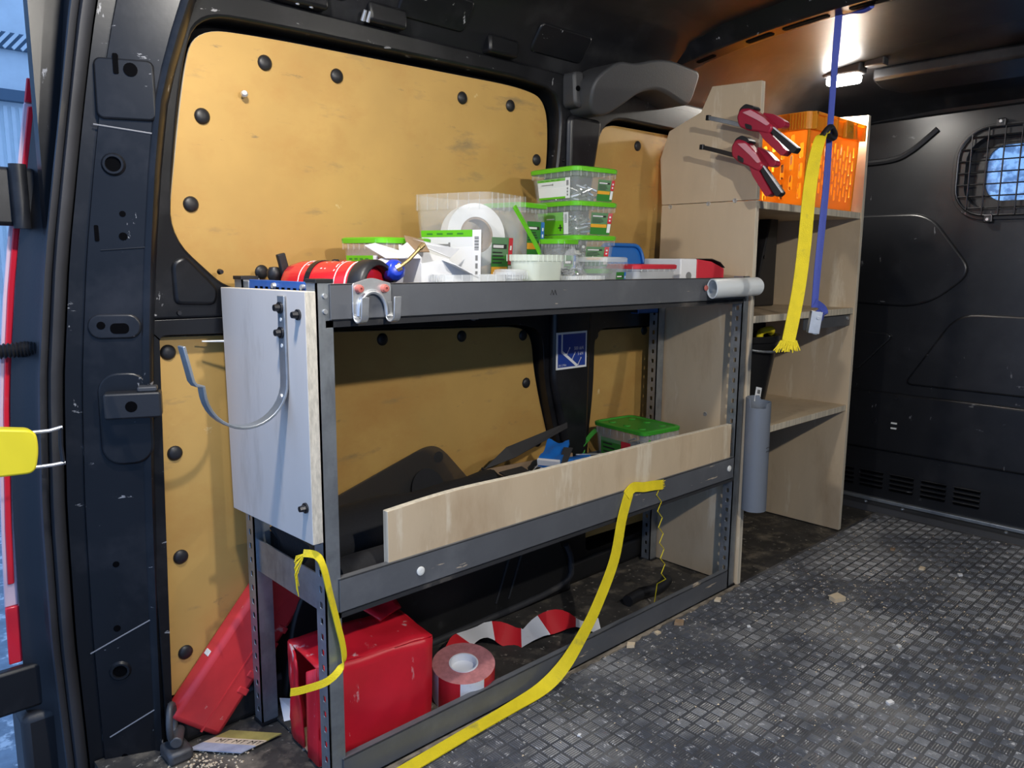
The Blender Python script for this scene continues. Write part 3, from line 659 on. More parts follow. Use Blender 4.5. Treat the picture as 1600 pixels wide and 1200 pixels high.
# double hook plate
t = thing('double_hook', 'shiny zinc double hook plate with red bolts on the top beam', 'hook', (.632, YF-.004, .733))
HX = lambda x: x
yh = YF-.006
b = MB(); b.prism(smoothpoly([(.601, .787), (.634, .796), (.668, .787), (.668, .745), (.662, .745), (.655, .765), (.634, .778), (.617, .765), (.612, .745), (.601, .745)], [.004, .01, .004, 0, .0, .02, .02, .02, 0, 0]), lambda a, c, d: (a, d, c), YF-.0065, YF-.0042); b.build('plate', 'zinc', t, 40, .0006)
b = MB(); b.tube(bez([(.610, YF-.008, .740), (.612, YF-.0085, .757), (.621, YF-.0085, .770), (.634, YF-.0085, .775), (.647, YF-.0085, .770), (.656, YF-.0085, .757), (.659, YF-.008, .740)], 4), .0035, 8); b.build('pressed_rib', 'zinc', t, 60)
for x in (.607, .663):
    pth = [(x, YF-.0055, .760), (x, YF-.0065, .745)]+[(x, YF-.0175+.011*math.cos(math.radians(a)), .742-.011*math.sin(math.radians(a))) for a in range(10, 180, 17)]+[(x, YF-.0285, .745), (x, YF-.0305, .768)]
    b = MB(); b.ribbon(pth, .0125, .002, (1, 0, 0)); b.build('hook', 'zinc', t, 50, .0005)
for x in (.611, .655):
    b = MB(); b.lathe([(.0062, 0), (.0062, .004), (.005, .0075), (.002, .008), (.0018, .005)], (x, YF-.0065, .7795), (0, -1, 0), 16); b.build('bolt', 'bolt_red', t, 50)
# short white pipe on the beam end
t = thing('pipe_offcut', 'short white plastic pipe cut open, screwed to the end of the top beam', 'pipe', (1.56, .956, .742))
def half_pipe(c0, c1, r, ri, cutfn, n=28, m=14):
    """pipe between c0 and c1; cutfn(angle)-> (start fraction, end fraction)"""
    c0 = Vector(c0); c1 = Vector(c1); u, v, d = basis(c1-c0); L = (c1-c0).length; b = MB(); rings = []
    for i in range(n):
        a = 2*PI*i/n; s0, s1 = cutfn(a); q = u*math.cos(a)+v*math.sin(a)
        A = c0+d*(L*s0); B = c0+d*(L*s1)
        rings.append([A+q*r, B+q*r, B+q*ri, A+q*ri])
    b.loft(rings, closed=True, caps=False); return b
b = half_pipe((1.500, .954, .764), (1.700, .954, .766), .022, .0195, lambda a: (.0+.06*(1-math.cos(a)), 1)); b.build('pipe', 'pvc_white', t, 50)
b = MB(); b.lathe([(.0065, 0), (.0065, .002), (.003, .0045)], (1.513, YF-.0085, .765), (0, -1, 0), 14); b.build('screw', 'bolt_red', t, 50)
# grey upright pipe
t = thing('pipe_holder', 'grey plastic pipe standing upright on the front edge of the tall shelf', 'pipe', (1.715, .938, .21))
u_, v_, d_ = basis((0, 0, 1))
def cutg(a):
    q = u_*math.cos(a)+v_*math.sin(a)          # open slot on the back of the rim toward the aisle side
    k = math.atan2(q.y, q.x); return (.0, .92 if -2.0 > k or k > 2.9 else (1.0 if k > .4 else .965))
b = half_pipe((1.722, .938, .212), (1.716, .938, .497), .030, .0268, cutg, 40); b.build('pipe', 'pvc_grey', t, 40)
b = MB()
for k in range(2):
    b.tube([(1.712+.008*i, .9385-math.sqrt(max(0, .0305**2-(1.712+.008*i-1.719)**2))-.0002, .366+.009*k+.0012*math.sin(i*1.7)) for i in range(5)], .0009, 5)
b.build('pen_marks', 'ink', t)
b = MB(); b.M = Matrix.Translation((1.748, .958, .500)) @ Matrix.Rotation(.2, 4, 'Y'); b.box(-.014, .014, -.0003, .0003, -.020, .016); lb = b.build('paper_tag', 'white_paper', t)
b = MB(); b.M = Matrix.Translation((1.748, .958, .500)) @ Matrix.Rotation(.2, 4, 'Y')
for k in range(7): b.box(-.006+.0020*k, -.0054+.0020*k+.0004*(k % 2), -.0007, -.0003, .000, .010)
b.build('barcode', 'ink', lb)
b = MB(); b.cyl((1.73, .968, .30), (1.73, .974, .30), .005, n=10); b.cyl((1.73, .968, .45), (1.73, .974, .45), .005, n=10); b.build('screw', 'zinc', t)

# ================================================================== plastic tubs
def ring_rr(Lx, Ly, r, z, n=4): return [Vector((a, c, z)) for a, c in rrect(-Lx/2, Lx/2, -Ly/2, Ly/2, r, n)]
def face_map(Lx, Ly, h, tp, face, off=.0009):
    """(s in -.5...5 of the face width, t in 0..1 of height) -> local point on the tapered wall"""
    def fn(s, t):
        k = tp+(1-tp)*t
        if face == 'y': return Vector((s*Lx*k, -Ly/2*k-off, t*h))       # faces -Y; s grows to the right
        return Vector((-Lx/2*k-off, -s*Ly*k, t*h))                       # faces -X
    return fn
def decal(b, fn, s0, s1, t0, t1, mi, lift=0):
    P = [fn(s0, t0), fn(s1, t0), fn(s1, t1), fn(s0, t1)]; nn = (P[1]-P[0]).cross(P[3]-P[0]).normalized()*lift
    b.add([p+nn for p in P], [(0, 1, 2, 3)], mi)
LM = ['white_paper', 'green', 'green_dark', 'label_orange', 'label_red', 'label_blue', 'ink', 'ink_grey']
def label_white(b, fn, s0, s1, t0, t1, base=0):
    """white product label: green bands, screw drawing, barcode strip"""
    w_ = s1-s0; h_ = t1-t0
    decal(b, fn, s0, s1, t0, t1, base)
    decal(b, fn, s0, s0+w_*.86, t1-h_*.13, t1, 1, .0004); decal(b, fn, s0, s0+w_*.86, t0, t0+h_*.10, 1, .0004)
    decal(b, fn, s0+w_*.86, s1, t0, t1, 0, .0004)
    for k in range(9): decal(b, fn, s0+w_*.895, s0+w_*.965, t0+h_*(.62+.03*k), t0+h_*(.62+.03*k+.012+.006*(k % 2)), 6, .0008)
    for k in range(3): decal(b, fn, s0+w_*.91, s0+w_*.95, t0+h_*(.12+.15*k), t0+h_*(.22+.15*k), 7, .0008)
    decal(b, fn, s0+w_*.14, s0+w_*.46, t0+h_*.70, t0+h_*.735, 7, .0006); decal(b, fn, s0+w_*.46, s0+w_*.49, t0+h_*.675, t0+h_*.765, 7, .0006)
    decal(b, fn, s0+w_*.10, s0+w_*.14, t0+h_*.71, t0+h_*.725, 7, .0006)
    for k in range(4): decal(b, fn, s0+w_*(.1+.17*k), s0+w_*(.2+.17*k), t1-h_*.085, t1-h_*.055, 2, .0008)
def label_side(b, fn, s0, s1, t0, t1, tagc=4, band=3):
    """dark green product label with orange band and a red or blue end strip"""
    w_ = s1-s0; h_ = t1-t0
    decal(b, fn, s0, s1, t0, t1, 2); decal(b, fn, s0, s0+w_*.78, t0+h_*.33, t0+h_*.48, band, .0004)
    decal(b, fn, s0+w_*.80, s1, t0+h_*.52, t1, tagc, .0004); decal(b, fn, s0+w_*.82, s1-w_*.02, t0+h_*.10, t0+h_*.50, 0, .0004)
    decal(b, fn, s0+w_*.04, s0+w_*.7, t1-h_*.20, t1-h_*.12, 6, .0006); decal(b, fn, s0+w_*.06, s0+w_*.55, t1-h_*.185, t1-h_*.135, 0, .0008)
    for k in range(4): decal(b, fn, s0+w_*.05, s0+w_*(.5+.06*(k % 3)), t1-h_*(.28+.06*k), t1-h_*(.255+.06*k), 6, .0006)
    for k in range(2): decal(b, fn, s0+w_*.86, s0+w_*.94, t0+h_*(.62+.16*k), t0+h_*(.70+.16*k), 0, .0008)
def tub(name, label, loc, rz, Lx, Ly, h, lid='green', tp=.90, wall='clear', wl_=None, sl_=None, group=None, rim=.016, cor=.014, content=None, cat='tub', tilt=None):
    t = thing(name, label, cat, loc, rz, group)
    if tilt: t.rotation_euler = (tilt[0], tilt[1], rz)
    b = MB(); th = .0016
    R = [ring_rr(Lx*tp, Ly*tp, cor*.8, 0), ring_rr(Lx, Ly, cor, h-rim), ring_rr(Lx+.007, Ly+.007, cor+.003, h-rim+.001), ring_rr(Lx+.007, Ly+.007, cor+.003, h),
         ring_rr(Lx-2*th, Ly-2*th, cor, h), ring_rr(Lx*tp-2*th, Ly*tp-2*th, cor*.8, .002)]
    b.loft(R); body = b.build('body', wall, t, 40, 0, local=True)
    b = MB()
    for k in range(7):
        s = (k-3)/3*.42
        b.obox((s*Lx, -Ly/2-.0040, h-rim/2), (.0012, .0016, rim)); b.obox((-Lx/2-.0040, s*Ly, h-rim/2), (.0016, .0012, rim))
    tag(b.build('rim_ribs', wall, body, local=True), kind='stuff')
    if lid:
        b = MB(); b.loft([ring_rr(Lx+.010, Ly+.010, cor+.004, h-.005), ring_rr(Lx+.011, Ly+.011, cor+.004, h+.003), ring_rr(Lx+.004, Ly+.004, cor+.003, h+.005), ring_rr(Lx-.006, Ly-.006, cor, h+.005), ring_rr(Lx-.010, Ly-.010, cor, h+.002)])
        b.build('lid', lid, t, 35, 0, local=True)
    if wl_:
        b = MB(); label_white(b, face_map(Lx, Ly, h, tp, 'x'), *wl_); b.build('sticker', LM, t, None, 0, local=True)
    if sl_:
        b = MB(); label_side(b, face_map(Lx, Ly, h, tp, 'y'), *sl_); b.build('sticker', LM, t, None, 0, local=True)
    if content:
        kind, fill = content; b = MB(); rnd = random.Random(hash(name+label) % 999 if False else int(Lx*1e4+Ly*1e5))
        n_ = 90 if kind != 'plug_white' else 45
        for i in range(n_):
            z = .006+rnd.random()*fill*h; k = (tp+(1-tp)*z/h)*.82
            p = Vector(((rnd.random()-.5)*Lx*k, (rnd.random()-.5)*Ly*k, z)); a = rnd.random()*PI; e = rnd.uniform(-.5, .5)
            q = Vector((math.cos(a)*math.cos(e), math.sin(a)*math.cos(e), math.sin(e)))*(.011 if kind != 'plug_white' else .014)
            b.cyl(p-q, p+q, .0024 if kind != 'plug_white' else .0035, n=5)
        o = b.build('contents', kind, t, None, 0, local=True); tag(o, kind='stuff')
    return t
G = 'green lidded screw tubs on the top tier'
Z1 = ZD1+.001
# stack of four, bottom one mostly hidden
SX, SY, srz = 1.262, 1.150, math.radians(-5)
hh = .066
tub('screw_tub', 'green lidded clear tub at the foot of the tall stack, behind the zip bag', (SX+.006, SY, Z1), srz, .115, .140, hh, wl_=None, sl_=(-.3, .1, .15, .75), group=G, content=('plug_white', .5))
tub('screw_tub', 'green lidded clear tub with white wall plugs, third from the top of the stack', (SX+.004, SY, Z1+hh+.003), srz, .116, .142, hh, wl_=None, sl_=(-.25, .35, .10, .72), group=G, content=('plug_white', .55))
tub('screw_tub', 'green lidded clear tub with bright green label, second from the top of the stack', (SX+.002, SY, Z1+2*(hh+.003)), srz, .117, .143, hh, sl_=(-.12, .42, .06, .74), group=G, content=('screws', .55))
tub('screw_tub', 'green lidded clear tub of screws with white label, topmost of the stack', (SX, SY, Z1+3*(hh+.003)), srz, .118, .144, hh, wl_=(-.36, .38, .12, .74), sl_=(.05, .47, .06, .72), group=G, content=('screws', .40))
# bright green label on the second tub
b = MB(); fn = face_map(.117, .143, hh, .90, 'x'); decal(b, fn, -.36, .22, .06, .74, 0); decal(b, fn, .23, .34, .06, .74, 1)
for k in range(9): decal(b, fn, .26, .31, .42+.03*k, .43+.03*k, 2, .0004)
decal(b, fn, -.16, .02, .52, .55, 1, .0004)
decal(b, fn, .10, .20, .24, .28, 2, .0004); decal(b, fn, .14, .17, .16, .36, 2, .0004)
stk = [o for o in COL.objects if o.name.startswith('screw_tub')]
b.build('sticker', ['green', 'white_paper', 'ink'], [o for o in stk if 'bright green' in o['label']][0], local=True)
# big open bucket with white roll inside and green handle
bx, by, brz = .976, 1.153, math.radians(16)
bg = tub('screw_bucket', 'large clear plastic bucket with open top, green handle and white screw label', (bx, by, Z1), brz, .142, .165, .207, lid=None, tp=.86, wl_=(-.42, .44, .22, .68), sl_=(-.36, .20, .12, .62), rim=.030, cor=.020, cat='bucket')
b = MB(); hp = [(.083, -.095, .178), (.080, -.108, .150), (.076, -.122, .118), (.071, -.132, .090), (.062, -.134, .084), (.045, -.130, .080)]
b = MB(); b.ribbon(bez([(.012, -.090, .186), (.030, -.098, .160), (.052, -.106, .130), (.070, -.112, .104), (.072, -.110, .094), (.050, -.100, .086)], 4), .011, .004, (.8, .2, .55)); b.build('handle', 'green', bg, 50, .001, local=True)
rl = thing('tape_roll', 'large white roll standing inside the clear bucket', 'roll', (bx+.012, by+.01, Z1+.004), brz)
b = MB(); q = .060; b.lathe([(.034, -.018), (q, -.018), (q, .018), (.034, .018), (.034, -.018)], (-.012, -.010, .128), (-.50, -.82, .10), 32, caps=False); b.build('roll', 'white_paper', rl, 50, local=True)
b = MB(); b.lathe([(.030, -.017), (.034, -.017), (.034, .017), (.030, .017), (.030, -.017)], (-.012, -.010, .128), (-.50, -.82, .10), 32, caps=False); b.build('core', 'card_brown', rl, 50, local=True)
# tub to the left of the bucket, tubs behind
tub('screw_tub', 'green lidded clear tub behind the torn white carton', (.800, 1.178, Z1), math.radians(6), .115, .108, .119, wl_=(-.40, .42, .08, .78), sl_=(-.1, .42, .1, .72, 5), group=G)
tub('screw_tub', 'green lidded clear tub with blue label strip, behind the big bucket', (1.118, 1.180, Z1), math.radians(8), .090, .100, .196, sl_=(-.25, .40, .42, .84, 5), group=G)
tub('screw_tub', 'small green lidded tub with blue label between bucket and stack', (1.158, 1.092, Z1), math.radians(8), .060, .056, .125, sl_=(-.35, .35, .1, .78, 5, 2), group=G, rim=.012)
# front milky tub, no lid colour
tub('milky_tub', 'milky clear empty tub with clear rim on the front edge of the top tier', (1.028, 1.025, Z1), math.radians(10), .105, .062, .097, lid=None, tp=.86, wall='clear_milky', rim=.012, cor=.02)
tub('small_tub', 'small clear tub with green label beside the zip bag', (1.235, 1.045, Z1), math.radians(6), .088, .072, .090, lid='clear_white', tp=.9, sl_=(.05, .47, .1, .72, 5, 2), rim=.012)
tub('flat_box', 'flat clear box with red lid on the front edge of the top tier', (1.380, 1.06, Z1), math.radians(2), .150, .10, .076, lid='label_red', tp=.94, rim=.010, wall='clear_white')
tub('flat_tray', 'low clear tray with ribbed rim in front of the white carton', (.855, 1.012, Z1), math.radians(-2), .130, .045, .062, lid=None, tp=.94, rim=.012, wall='clear_white')
tub('flat_tray', 'low clear tray under the zip bag', (1.138, 1.012, Z1), math.radians(0), .090, .045, .058, lid=None, tp=.94, rim=.012, wall='clear_white')
tub('grey_tub', 'small tub with pale rim wedged beside the big bucket', (.946, 1.008, Z1), math.radians(0), .042, .040, .066, lid='clear_white', tp=.95, rim=.012, wall='clear_white')

# ---- crumpled zip bag
t = thing('zip_bag', 'crumpled clear zip bag of fixings in front of the tub stack', 'plastic bag', (1.14, 1.06, Z1+.055))
b = MB(); rnd = random.Random(5); N = 14; rings = []
for i in range(9):
    f = i/8; hw = .036*(1-f)**.8+.003+.004*f; zz = .0+f*.058; cx_ = 1.150+.006*f+.0; cy_ = 1.055
    rings.append([Vector((cx_+hw*math.cos(2*PI*k/N)*(1+.35*rnd.uniform(-1, 1)*(1-f)), cy_+hw*.55*math.sin(2*PI*k/N)*(1+.3*rnd.uniform(-1, 1)), Z1+.055+zz+rnd.uniform(-.004, .004)*(f > 0))) for k in range(N)])
b.loft(rings); b.build('film', 'bag_film', t, 25)
b = MB()
for i in range(40):
    p = Vector((1.150+rnd.uniform(-.03, .03), 1.055+rnd.uniform(-.012, .012), Z1+.058+rnd.random()*.014)); a = rnd.random()*PI
    q = Vector((math.cos(a), math.sin(a), rnd.uniform(-.5, .5)))*.006; b.cyl(p-q, p+q, .0018, n=5)
tag(b.build('fixings', 'screws', t), kind='stuff')

# ---- blue tray, red and white carton
t = thing('blue_tray', 'blue plastic tray standing on edge behind the red lidded box', 'tray', (1.46, 1.16, Z1))
P = smoothpoly([(1.405, .736), (1.405, .862), (1.56, .862), (1.56, .736)], [.01, .03, .03, .01])
b = MB(); b.prism(P, lambda a, c, d: (a, d+(c-.736)*.25, c), 1.165, 1.170); b.build('base', 'blue_plastic', t, 40)
b = MB(); b.tube([(a, 1.162+(c-.736)*.25, c) for a, c in P], .005, 8, closed=True); b.build('rim', 'blue_plastic', t, 60)
t = thing('fixing_carton', 'small red and white cardboard carton with open flap on the top tier', 'carton', (1.60, 1.09, Z1))
b = MB(); b.M = Matrix.Translation((1.590, 1.085, Z1)) @ Matrix.Rotation(-.15, 4, 'Z'); b.box(-.075, -.020, -.06, .06, 0, .094, 0); bx1 = b.build('white_end', 'white_card', t, None, .003)
b = MB(); b.M = Matrix.Translation((1.590, 1.085, Z1)) @ Matrix.Rotation(-.15, 4, 'Z'); b.prism([(-.0205, 0), (.075, 0), (.075, .072), (.030, .088), (-.0205, .0935)], lambda a, c, d: (a, d, c), -.060, .06); b.build('box', 'label_red', t, None, .002)
b = MB(); b.M = Matrix.Translation((1.590, 1.085, Z1)) @ Matrix.Rotation(-.15, 4, 'Z'); b.ribbon([(.005, 0, .094), (.03, 0, .094), (.06, 0, .086), (.076, 0, .074)], .122, .0015, (0, 1, 0)); b.build('flap', 'card_dark', t, 40)
b = MB(); b.M = Matrix.Translation((1.590, 1.085, Z1)) @ Matrix.Rotation(-.15, 4, 'Z'); b.lathe([(.009, 0), (.009, .0005)], (-.048, -.0605, .055), (0, -1, 0), 16); b.build('emblem', 'ink_grey', t)

# ---- white torn carton
t = thing('torn_carton', 'torn open white cardboard carton with flaps on the top tier', 'carton', (.80, 1.09, Z1))
C = Matrix.Translation((.838, 1.080, Z1)) @ Matrix.Rotation(-.10, 4, 'Z')
def slab(P4, th, name, m, par):
    P4 = [C @ Vector(p) for p in P4]; nn = (P4[1]-P4[0]).cross(P4[-1]-P4[0]).normalized()*th
    b = MB(); n = len(P4); b.add(P4+[p+nn for p in P4], [tuple(range(n))[::-1], tuple(range(n, 2*n))]+[(i, (i+1) % n, n+(i+1) % n, n+i) for i in range(n)]); return b.build(name, m, par)
slab([(-.06, -.045, 0), (.042, -.045, 0), (.042, -.045, .060), (-.01, -.045, .088), (-.06, -.045, .080)], .0015, 'side', 'white_card', t)
slab([(-.06, .028, 0), (.042, .028, 0), (.042, .028, .088), (-.06, .028, .112)], .0015, 'side', 'white_card', t)
slab([(-.06, -.045, 0), (-.06, .028, 0), (-.06, .028, .105), (-.06, .0, .115), (-.06, -.045, .090)], .0015, 'side', 'white_card', t)
slab([(.042, -.045, 0), (.042, .028, 0), (.042, .028, .085), (.042, -.045, .058)], .0015, 'side', 'white_card', t)
slab([(-.06, -.045, .088), (-.06, .035, .102), (-.105, .028, .112), (-.128, .02, .108), (-.122, -.04, .088)], .0015, 'flap', 'white_card', t)
slab([(-.03, .028, .116), (-.03, .030, .122), (.060, .020, .106), (.046, .028, .090)], .0015, 'flap', 'white_card', t)
slab([(-.02, -.047, .086), (-.012, -.075, .078), (.044, -.080, .052), (.044, -.047, .058)], .0015, 'flap', 'white_card', t)
slab([(-.055, .0, .10), (-.045, .035, .128), (-.005, .038, .122), (-.015, -.0, .10)], .0015, 'flap', 'card_brown', t)
# ---- white bottle with blue cap and brass nozzle
t = thing('oil_bottle', 'white bottle with blue cap and brass nozzle lying on the top tier', 'bottle', (.68, 1.04, Z1))
ax = Vector((-.22, -.95, .26)).normalized(); o0 = Vector((.7405, 1.150, Z1+.036))
b = MB(); b.lathe([(.02, 0), (.030, .005), (.0315, .016), (.0315, .075), (.029, .095), (.020, .110), (.016, .116)], o0, ax, 24); b.build('body', 'bottle_white', t, 60)
cp = thing.__wrapped__ if False else None
c0 = o0+ax*.113
b = MB(); b.lathe([(.0155, 0), (.0175, .003), (.0175, .020), (.012, .028), (.006, .030)], c0, ax, 10); cap = b.build('cap', 'blue_cap', t, 30, .001)
nz = c0+ax*.026
b = MB(); b.cyl(nz, nz+Vector((.006, -.004, .004)), .007, n=8); b.tube([nz+Vector((.004, -.004, .003)), nz+Vector((.020, -.006, .014)), nz+Vector((.042, -.008, .034))], .0032, 8); b.cyl(nz+Vector((.040, -.008, .032)), nz+Vector((.047, -.008, .038)), .0048, n=10); b.build('nozzle', 'brass', cap, 40)
# ---- fire extinguisher lying down
t = thing('fire_extinguisher', 'red fire extinguisher lying on the top tier, black base ring forward', 'extinguisher', (.62, 1.12, Z1))
ax = Vector((-.30, .95, 0)).normalized(); o0 = Vector((.676, 1.018, ZD1+.0435))
b = MB(); b.lathe([(.040, .015), (.0405, .02), (.0405, .150), (.036, .172), (.024, .185), (.015, .19)], o0, ax, 32); bd = b.build('cylinder', 'red_gloss', t, 60)
b = MB(); b.lathe([(.033, .004), (.035, -.002), (.040, -.002), (.0435, .004), (.0435, .026), (.041, .030), (.033, .030), (.033, .004)], o0, ax, 32, caps=False); b.build('base_ring', 'black_plastic', t, 60)
for h0, h1 in ((.033, .036), (.056, .0575), (.130, .1315)):
    b = MB(); b.lathe([(.0404, h0), (.0409, h0), (.0409, h1), (.0404, h1)], o0, ax, 32, caps=False); b.build('print_line', 'white_paper', bd)
b = MB(); b.lathe([(.0405, .108), (.0418, .108), (.0418, .118), (.0405, .118)], o0, ax, 32, caps=False); b.build('strap_band', 'steel_dark', t)
u2, v2, _ = basis(ax)
def on_cyl(h, ang, r=.0409): return o0+ax*h+(Vector((0, 0, 1))*math.cos(ang)+ax.cross(Vector((0, 0, 1)))*math.sin(ang))*r
b = MB()
for (h0, h1, a0, a1) in ((.066, .080, -.15, .45), (.038, .050, -.1, .35), (.062, .064, -.9, -.2), (.082, .085, -.8, .3), (.090, .093, -.8, .1), (.122, .126, -.6, .2)):
    b.add([on_cyl(h0, a0), on_cyl(h1, a0), on_cyl(h1, (a0+a1)/2), on_cyl(h1, a1), on_cyl(h0, a1), on_cyl(h0, (a0+a1)/2)], [(0, 1, 2, 3, 4, 5)])
b.build('print', 'white_paper', bd)
b = MB(); b.tube([o0+ax*.188, o0+ax*.205, o0+ax*.215+Vector((0, 0, .01))], [.013, .013, .009], 12); hv = b.build('valve', 'black_plastic', t, 50)
b = MB(); b.obox(o0+ax*.185+Vector((-.012, 0, .030)), (.014, .010, .045), Matrix.Rotation(-.25, 3, 'Y')); b.build('lever', 'black_plastic', hv, None, .002)
# thin red case and black tool handle behind it
t = thing('red_case', 'thin red plastic case lying flat against the lining behind the extinguisher', 'case', (.71, 1.215, Z1))
b = MB(); b.M = Matrix.Translation((.715, 1.222, Z1)) @ Matrix.Rotation(-.12, 4, 'Y'); b.box(-.10, .10, -.022, .022, .012, .080); b.build('shell', 'red_plastic', t, 40, .006)
b = MB(); b.M = Matrix.Translation((.715, 1.222, Z1)) @ Matrix.Rotation(-.12, 4, 'Y'); b.box(-.10, .10, -.0235, -.021, .058, .062); b.build('seam', 'tape_side', t)
t = thing('cable_tie_end', 'black plastic blade sticking up between extinguisher and red case', 'tool', (.70, 1.17, Z1))
b = MB(); b.prism(smoothpoly([(-.008, 0), (.010, 0), (.002, .086), (-.010, .086)], .004), lambda a, c, d: (.700+a-.06*(c-.08), 1.176+d, Z1+c), 0, .005); b.build('blade', 'black_plastic', t, 40)
t = thing('hand_pump', 'black round knob tool standing at the back corner of the top tier', 'tool', (.60, 1.205, Z1))
b = MB(); b.lathe([(.012, 0), (.012, .04), (.008, .045), (.008, .05), (.011, .055), (.012, .065), (.008, .072), (.002, .073)], (.600, 1.212, Z1), (0, 0, 1), 16); b.build('body', 'black_plastic', t, 50)

# ================================================================== middle tier
Z2 = ZD2+.001
# wheel arch behind the lower tier
b = MB(); P = smoothpoly([(.60, -.004), (.63, .20), (.72, .278), (1.22, .278), (1.36, .13), (1.392, -.004)], [.01, .08, .08, .12, .10, .01])
b.prism(P, lambda a, c, d: (a, d, c), 1.246, 1.33); wa = struct(b.build('trim_4', 'arch_black', None, 40, .012))
for x in (1.13, 1.17):
    b = MB(); b.tube([(x, 1.246, .04), (x+.06, 1.245, .19)], .004, 6); b.build('pressed_rib', 'arch_black', wa, 40)
b = MB(); b.tube(bez([(.62, 1.243, .006), (1.0, 1.243, .010), (1.34, 1.243, .020), (1.385, 1.245, .07), (1.37, 1.25, .12)], 4), .008, 8); b.build('sealing_lip', 'rubber_seal', wa, 50)
b = MB(); b.box(.42, 2.6, 1.262, 1.30, -.004, .06); b.build('sill_ledge', 'arch_black', wl, 40, .012)
# roll of black membrane with a loose end
t = thing('membrane_roll', 'thick roll of black fabric membrane on the middle tier', 'fabric roll', (.84, 1.13, Z2))
b = MB(); N = 28; rings = []
for i in range(13):
    f = i/12; x = .575+.465*f; r = .050+.004*math.sin(f*7)+.002*math.sin(f*19); rings.append([Vector((x+.01*math.cos(k), 1.150+.012*f+r*math.cos(2*PI*k/N)*1.2, Z2+.048+r*.93*math.sin(2*PI*k/N))) for k in range(N)])
b.loft(rings); b.build('roll', 'fabric_black', t, 60)
b = MB(); rings = []
for i in range(9):
    f = i/8; r = .030+.002*math.sin(f*9); x = .60+.40*f; rings.append([Vector((x, 1.045+r*math.cos(2*PI*k/N)*.95, Z2+.029+r*.8*math.sin(2*PI*k/N))) for k in range(N)])
b.loft(rings); b.build('outer_fold', 'fabric_black', t, 60)
# sheer flap with a round hole leaning on the lining
plate('flap', smoothpoly([(.60, .33), (.60, .345), (.955, .438), (.99, .430), (1.055, .345), (1.055, .33)], [.01, .01, .03, .03, .02, .01]), [], lambda a, c, d: (a, 1.238+(c-.33)*.30+d, c), 0, .0012, 'mesh_film', t)
b = MB(); b.prism([(.935+.042*math.cos(math.radians(a)), .350+.045*math.sin(math.radians(a))) for a in range(-10, 191, 10)], lambda a, c, d: (a, 1.232+(c-.33)*.30+d, c), 0, .0015); b.build('patch', 'fabric_black', t)
# torn carton with blue packs
t = thing('torn_box', 'torn dark cardboard box spilling blue packets on the middle tier', 'carton', (1.17, 1.12, Z2))
def quad(P, th, name, m, par):
    P = [Vector(p) for p in P]; nn = (P[1]-P[0]).cross(P[-1]-P[0]).normalized()*th; n = len(P); b = MB()
    b.add(P+[p+nn for p in P], [tuple(range(n))[::-1], tuple(range(n, 2*n))]+[(i, (i+1) % n, n+(i+1) % n, n+i) for i in range(n)]); return b.build(name, m, par)
quad([(1.055, 1.08, Z2), (1.32, 1.06, Z2), (1.32, 1.06, Z2+.055), (1.18, 1.07, Z2+.048), (1.055, 1.08, Z2+.075)], .003, 'side', 'card_dark', t)
quad([(1.055, 1.08, Z2), (1.045, 1.20, Z2), (1.045, 1.20, Z2+.095), (1.055, 1.08, Z2+.080)], .003, 'side', 'card_dark', t)
quad([(1.045, 1.20, Z2), (1.33, 1.20, Z2), (1.33, 1.20, Z2+.08), (1.045, 1.20, Z2+.09)], .003, 'side', 'card_brown', t)
quad([(1.32, 1.06, Z2), (1.33, 1.20, Z2), (1.33, 1.20, Z2+.07), (1.32, 1.06, Z2+.05)], .003, 'side', 'card_brown', t)
quad([(1.045, 1.195, Z2+.09), (1.13, 1.185, Z2+.105), (1.30, 1.19, Z2+.145), (1.31, 1.20, Z2+.155), (1.12, 1.205, Z2+.125)], .003, 'flap', 'card_dark', t)
quad([(1.05, 1.09, Z2+.080), (1.11, 1.08, Z2+.080), (1.115, 1.15, Z2+.093), (1.05, 1.15, Z2+.092)], .003, 'flap', 'card_dark', t)
quad([(1.12, 1.075, Z2+.050), (1.14, 1.07, Z2+.052), (1.255, 1.13, Z2+.115), (1.235, 1.14, Z2+.118)], .003, 'flap', 'card_dark', t)
b = MB(); b.cyl((1.25, 1.115, Z2+.105), (1.34, 1.10, Z2+.095), .0015, n=6); b.build('wire', 'zinc', t)
rnd = random.Random(3)
